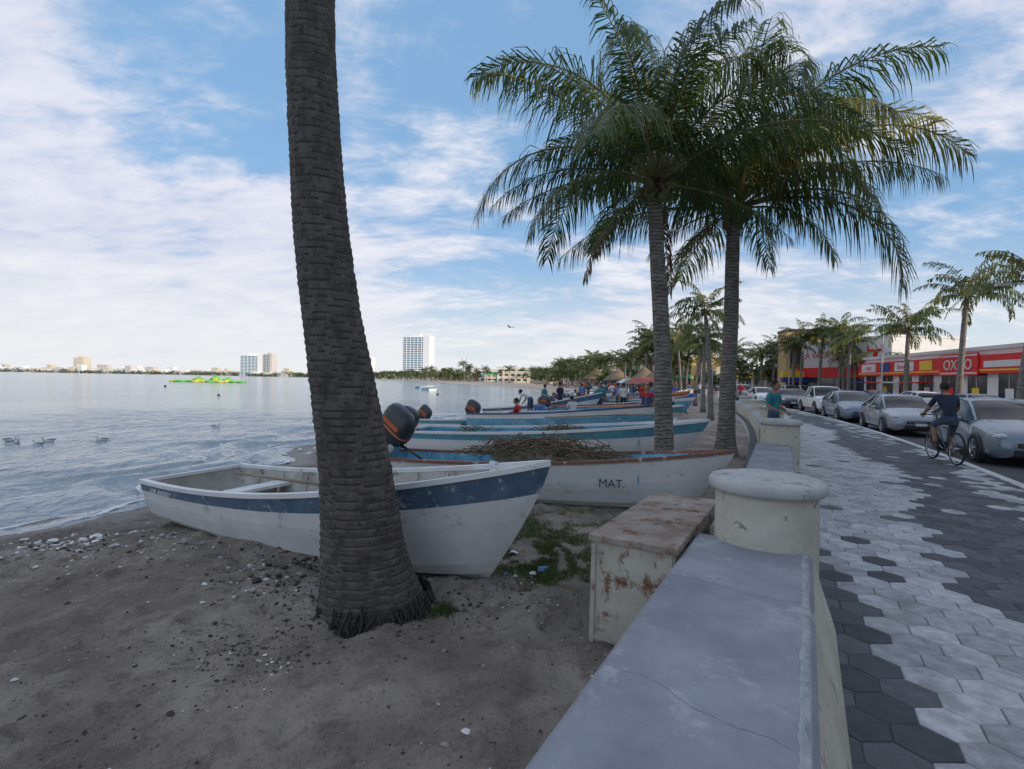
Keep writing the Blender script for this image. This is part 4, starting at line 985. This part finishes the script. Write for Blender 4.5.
def person(name,J,shirt,pants,loc,yaw,short_pants=False,long_sleeve=False,headyaw=0,scale=1.0,cap=None,key=None):
    if key is not None and key in PC:
        a,b,c=PC[key]; top=inst(name,a,loc,(0,0,yaw),None,scale); inst('head',b,parent=top); inst('hands',c,parent=top); return top
    me=bpy.data.meshes.new('body'); keys=[k for k in J.keys() if k!='head']
    me.from_pydata([J[k] for k in keys],[(keys.index(a),keys.index(b)) for a,b in ED],[])
    o=bpy.data.objects.new('body_tmp',me); scene.collection.objects.link(o)
    sk=o.modifiers.new('skin','SKIN'); sk.use_smooth_shade=True
    for k,v in zip(keys,me.skin_vertices[0].data):
        r=RAD[k]; v.radius=(r,r*(.78 if k in('chest','waist','pelvis') else 1)); v.use_root=(k=='pelvis')
    ss=o.modifiers.new('sub','SUBSURF'); ss.levels=2; ss.render_levels=2
    dg=bpy.context.evaluated_depsgraph_get(); me2=bpy.data.meshes.new_from_object(o.evaluated_get(dg)); bpy.data.objects.remove(o)
    me2.materials.clear()
    for m in (skin,shirt,pants,shoe): me2.materials.append(m)
    for p in me2.polygons:
        c=p.center; best=None
        for a,b in ED:
            A=Vector(J[a]);B=Vector(J[b]); ab=B-A; t=max(0,min(1,(c-A).dot(ab)/ab.length_squared)); dd=(c-(A+ab*t)).length-.5*(RAD[a]*(1-t)+RAD[b]*t)
            if best is None or dd<best[0]: best=(dd,a,b,t)
        _,a,b,t=best; k=0
        if b in('waist','chest') : k=1 if not(a=='pelvis' and t<.35) else 2
        elif b=='neck': k=1 if t<.7 else 0
        elif b in('shL','shR'): k=1
        elif b in('elL','elR'): k=1 if (long_sleeve or t<.75) else 0
        elif b in('wrL','wrR'): k=1 if (long_sleeve and t<.9) else 0
        elif b in('hipL','hipR'): k=2
        elif b in('knL','knR'): k=2
        elif b in('anL','anR'): k=(2 if t<.92 else 0) if not short_pants else (0 if t>.12 else 2)
        elif b in('toL','toR'): k=3
        p.material_index=k; p.use_smooth=True
    top=inst(name,me2,loc,(0,0,yaw),None,scale)
    g=MB(); hx,hy,hz_=J['head']; M=Matrix.Translation((hx,hy,hz_))@Matrix.Rotation(headyaw,4,'Z')
    g.ell((0,0,0),(.076,.094,.115),skin,18,14,M); g.ell((0,.015,-.06),(.058,.07,.06),skin,14,10,M)
    g.tube([(0,.088,.012),(0,.112,-.022),(0,.09,-.032)],[.008,.014,.01],6,skin,M=M)
    for sg in (1,-1): g.ell((sg*.078,-.005,-.005),(.012,.022,.032),skin,8,6,M); g.ell((sg*.03,.086,.012),(.011,.008,.007),eyew,8,6,M)
    g.box(-.022,.080,-.058,.022,.092,-.050,lip,M)
    g.ell((0,-.018,.028),(.085,.098,.105),cap or hairm,16,12,M)
    if cap: g.ell((0,.09,.04),(.06,.07,.012),cap,12,6,M)
    ho=g.obj('head',parent=top)
    g=MB(); hand(g,J['wrL'],J['elL'],skin); hand(g,J['wrR'],J['elR'],skin); hh=g.obj('hands',parent=top)
    PC[key]=(me2,ho.data,hh.data)
    return top
cx,cy,_=prom(2.98,14.3)
Jc=dict(pelvis=(0,-.24,.93),waist=(0,-.2,1.08),chest=(0,-.08,1.30),neck=(0,.0,1.45),hb=(0,.03,1.51),head=(0,.06,1.60),shL=(-.18,-.03,1.38),elL=(-.27,.10,1.13),wrL=(-.26,.27,1.04),shR=(.18,-.03,1.38),elR=(.27,.10,1.13),wrR=(.26,.27,1.04),hipL=(-.1,-.2,.90),knL=(-.13,.18,.80),anL=(-.12,.10,.42),toL=(-.12,.24,.38),hipR=(.1,-.2,.90),knR=(.13,.08,.56),anR=(.12,-.08,.20),toR=(.12,.06,.14))
cyyaw=-math.radians(17)
person('cyclist',Jc,navy,jean,(cx,cy,0),cyyaw,True,False,key='cyc')
g=MB()
for y in (-.52,.52):
    M=Matrix.Translation((0,y,.34))@Matrix.Rotation(math.pi/2,4,'Y')
    pts=[(.32*math.cos(a),.32*math.sin(a),0) for a in np.linspace(0,math.tau,33)]
    g.tube(pts,.02,8,tire,cap=False,M=M); g.tube([(p[0]*.94,p[1]*.94,0) for p in pts],.009,6,chrome,cap=False,M=M)
    for k in range(18):
        a=k*math.tau/18; g.tube([(0,0,.02*(-1)**k),(.3*math.cos(a),.3*math.sin(a),0)],.0018,3,chrome,M=M)
    g.tube([(-.05,y,.34),(.05,y,.34)],.02,8,steel)
fr=dkp
for a,b,r in (((0,-.08,.30),(0,-.23,.80),.016),((0,-.2,.72),(0,.36,.80),.016),((0,-.08,.30),(0,.38,.70),.018),((0,.35,.92),(0,.40,.66),.02),((.04,.40,.66),(.04,.52,.34),.012),((-.04,.40,.66),(-.04,.52,.34),.012),((.04,-.08,.30),(.04,-.52,.34),.01),((-.04,-.08,.30),(-.04,-.52,.34),.01),((.03,-.2,.72),(.04,-.52,.34),.009),((-.03,-.2,.72),(-.04,-.52,.34),.009),((0,.35,.92),(0,.34,1.0),.014),((-.28,.33,1.0),(.28,.33,1.0),.013)): g.tube([a,b],r,8,fr)
g.tube([(-.3,.33,1.0),(-.2,.33,1.0)],.018,8,blackm); g.tube([(.2,.33,1.0),(.3,.33,1.0)],.018,8,blackm)
g.ell((0,-.26,.83),(.08,.14,.035),blackm,12,8); g.lathe([(.09,-.01),(.09,.01)],18,steel,Matrix.Translation((.05,-.08,.30))@Matrix.Rotation(math.pi/2,4,'Y'))
g.tube([(.06,-.08,.30),(.08,-.06,.14)],.01,6,steel); g.tube([(-.06,-.08,.30),(-.08,.1,.40)],.01,6,steel); g.box(.07,-.12,.125,.17,.02,.145,blackm); g.box(-.17,.05,.385,-.07,.17,.405,blackm)
g.obj('bicycle',(cx,cy,0),(0,0,cyyaw))
Js=dict(pelvis=(0,0,.95),waist=(0,.02,1.08),chest=(0,.02,1.32),neck=(0,.02,1.48),hb=(0,.03,1.53),head=(0,.05,1.63),shL=(-.19,.0,1.40),elL=(-.25,.0,1.12),wrL=(-.20,.2,1.02),shR=(.19,.0,1.40),elR=(.25,.02,1.12),wrR=(.18,.22,1.05),hipL=(-.1,0,.91),knL=(-.11,.04,.50),anL=(-.12,0,.08),toL=(-.13,.14,.04),hipR=(.1,0,.91),knR=(.11,.02,.50),anR=(.12,-.02,.08),toR=(.14,.12,.04))
Jw=dict(Js); Jw.update(knL=(-.11,.22,.52),anL=(-.11,.25,.10),toL=(-.11,.39,.06),knR=(.11,.02,.50),anR=(.11,-.28,.14),toR=(.11,-.17,.05),elL=(-.24,-.1,1.13),wrL=(-.23,-.06,.88),elR=(.24,.06,1.13),wrR=(.22,.2,.92))
Jb=dict(Js); Jb.update(waist=(0,.12,1.05),chest=(0,.34,1.16),neck=(0,.48,1.2),hb=(0,.52,1.22),head=(0,.6,1.25),shL=(-.19,.38,1.14),elL=(-.22,.46,.86),wrL=(-.15,.6,.66),shR=(.19,.38,1.14),elR=(.22,.46,.86),wrR=(.15,.6,.66))
x,y,_=prom(-.33,13.5); person('man',Js,teal,jean,(x,y,0),math.radians(-150),key='man',scale=.97)
Jt=dict(pelvis=(0,0,.50),waist=(0,.0,.63),chest=(0,.05,.86),neck=(0,.08,1.0),hb=(0,.09,1.05),head=(0,.12,1.15),shL=(-.18,.05,.93),elL=(-.22,.15,.68),wrL=(-.12,.35,.62),shR=(.18,.05,.93),elR=(.22,.15,.68),wrR=(.12,.35,.62),hipL=(-.1,.02,.47),knL=(-.14,.42,.48),anL=(-.14,.42,.10),toL=(-.14,.56,.05),hipR=(.1,.02,.47),knR=(.14,.42,.48),anR=(.14,.38,.10),toR=(.14,.52,.05))
for k,(x,y,sh,ya_) in enumerate([(.27,19.5,redc,1.2),(1.15,20.5,bluec,2.6),(2.6,22,whitec,.5),(3.4,26,teal,2)]): person('fisherman',Jt,sh,jean,(x,y,-.34 if k<2 else -.28),ya_,key='s%d'%k)
random.seed(31)
cl=[redc,bluec,whitec,navy,teal]
for k in range(80):
    u=20+k*.95+U(-1,1); x,y,z=prom(-3.2-U(0,9),u)
    if x<shoreX(y)+1: x=shoreX(y)+1+U(0,1)
    P_=(Js,Jw,Jb)[k%3]; key='b%d_%d'%(k%3,k%5); person('fisherman' if k%3==2 else 'beachgoer',P_,cl[k%5],(jean,navy)[k%2],(x,y,groundz(x,y)),U(0,6.28),k%2==0,key=key)
for k,(wv,u) in enumerate(((1.2,44),(2.0,52),(.8,60),(1.5,70),(-.2,38),(.9,80),(2.2,90))): x,y,z=prom(wv,u); person('pedestrian',Jw,cl[k%5],jean,(x,y,0),U(0,6.28),key='p%d'%(k%5))
print('objects',len(bpy.data.objects))
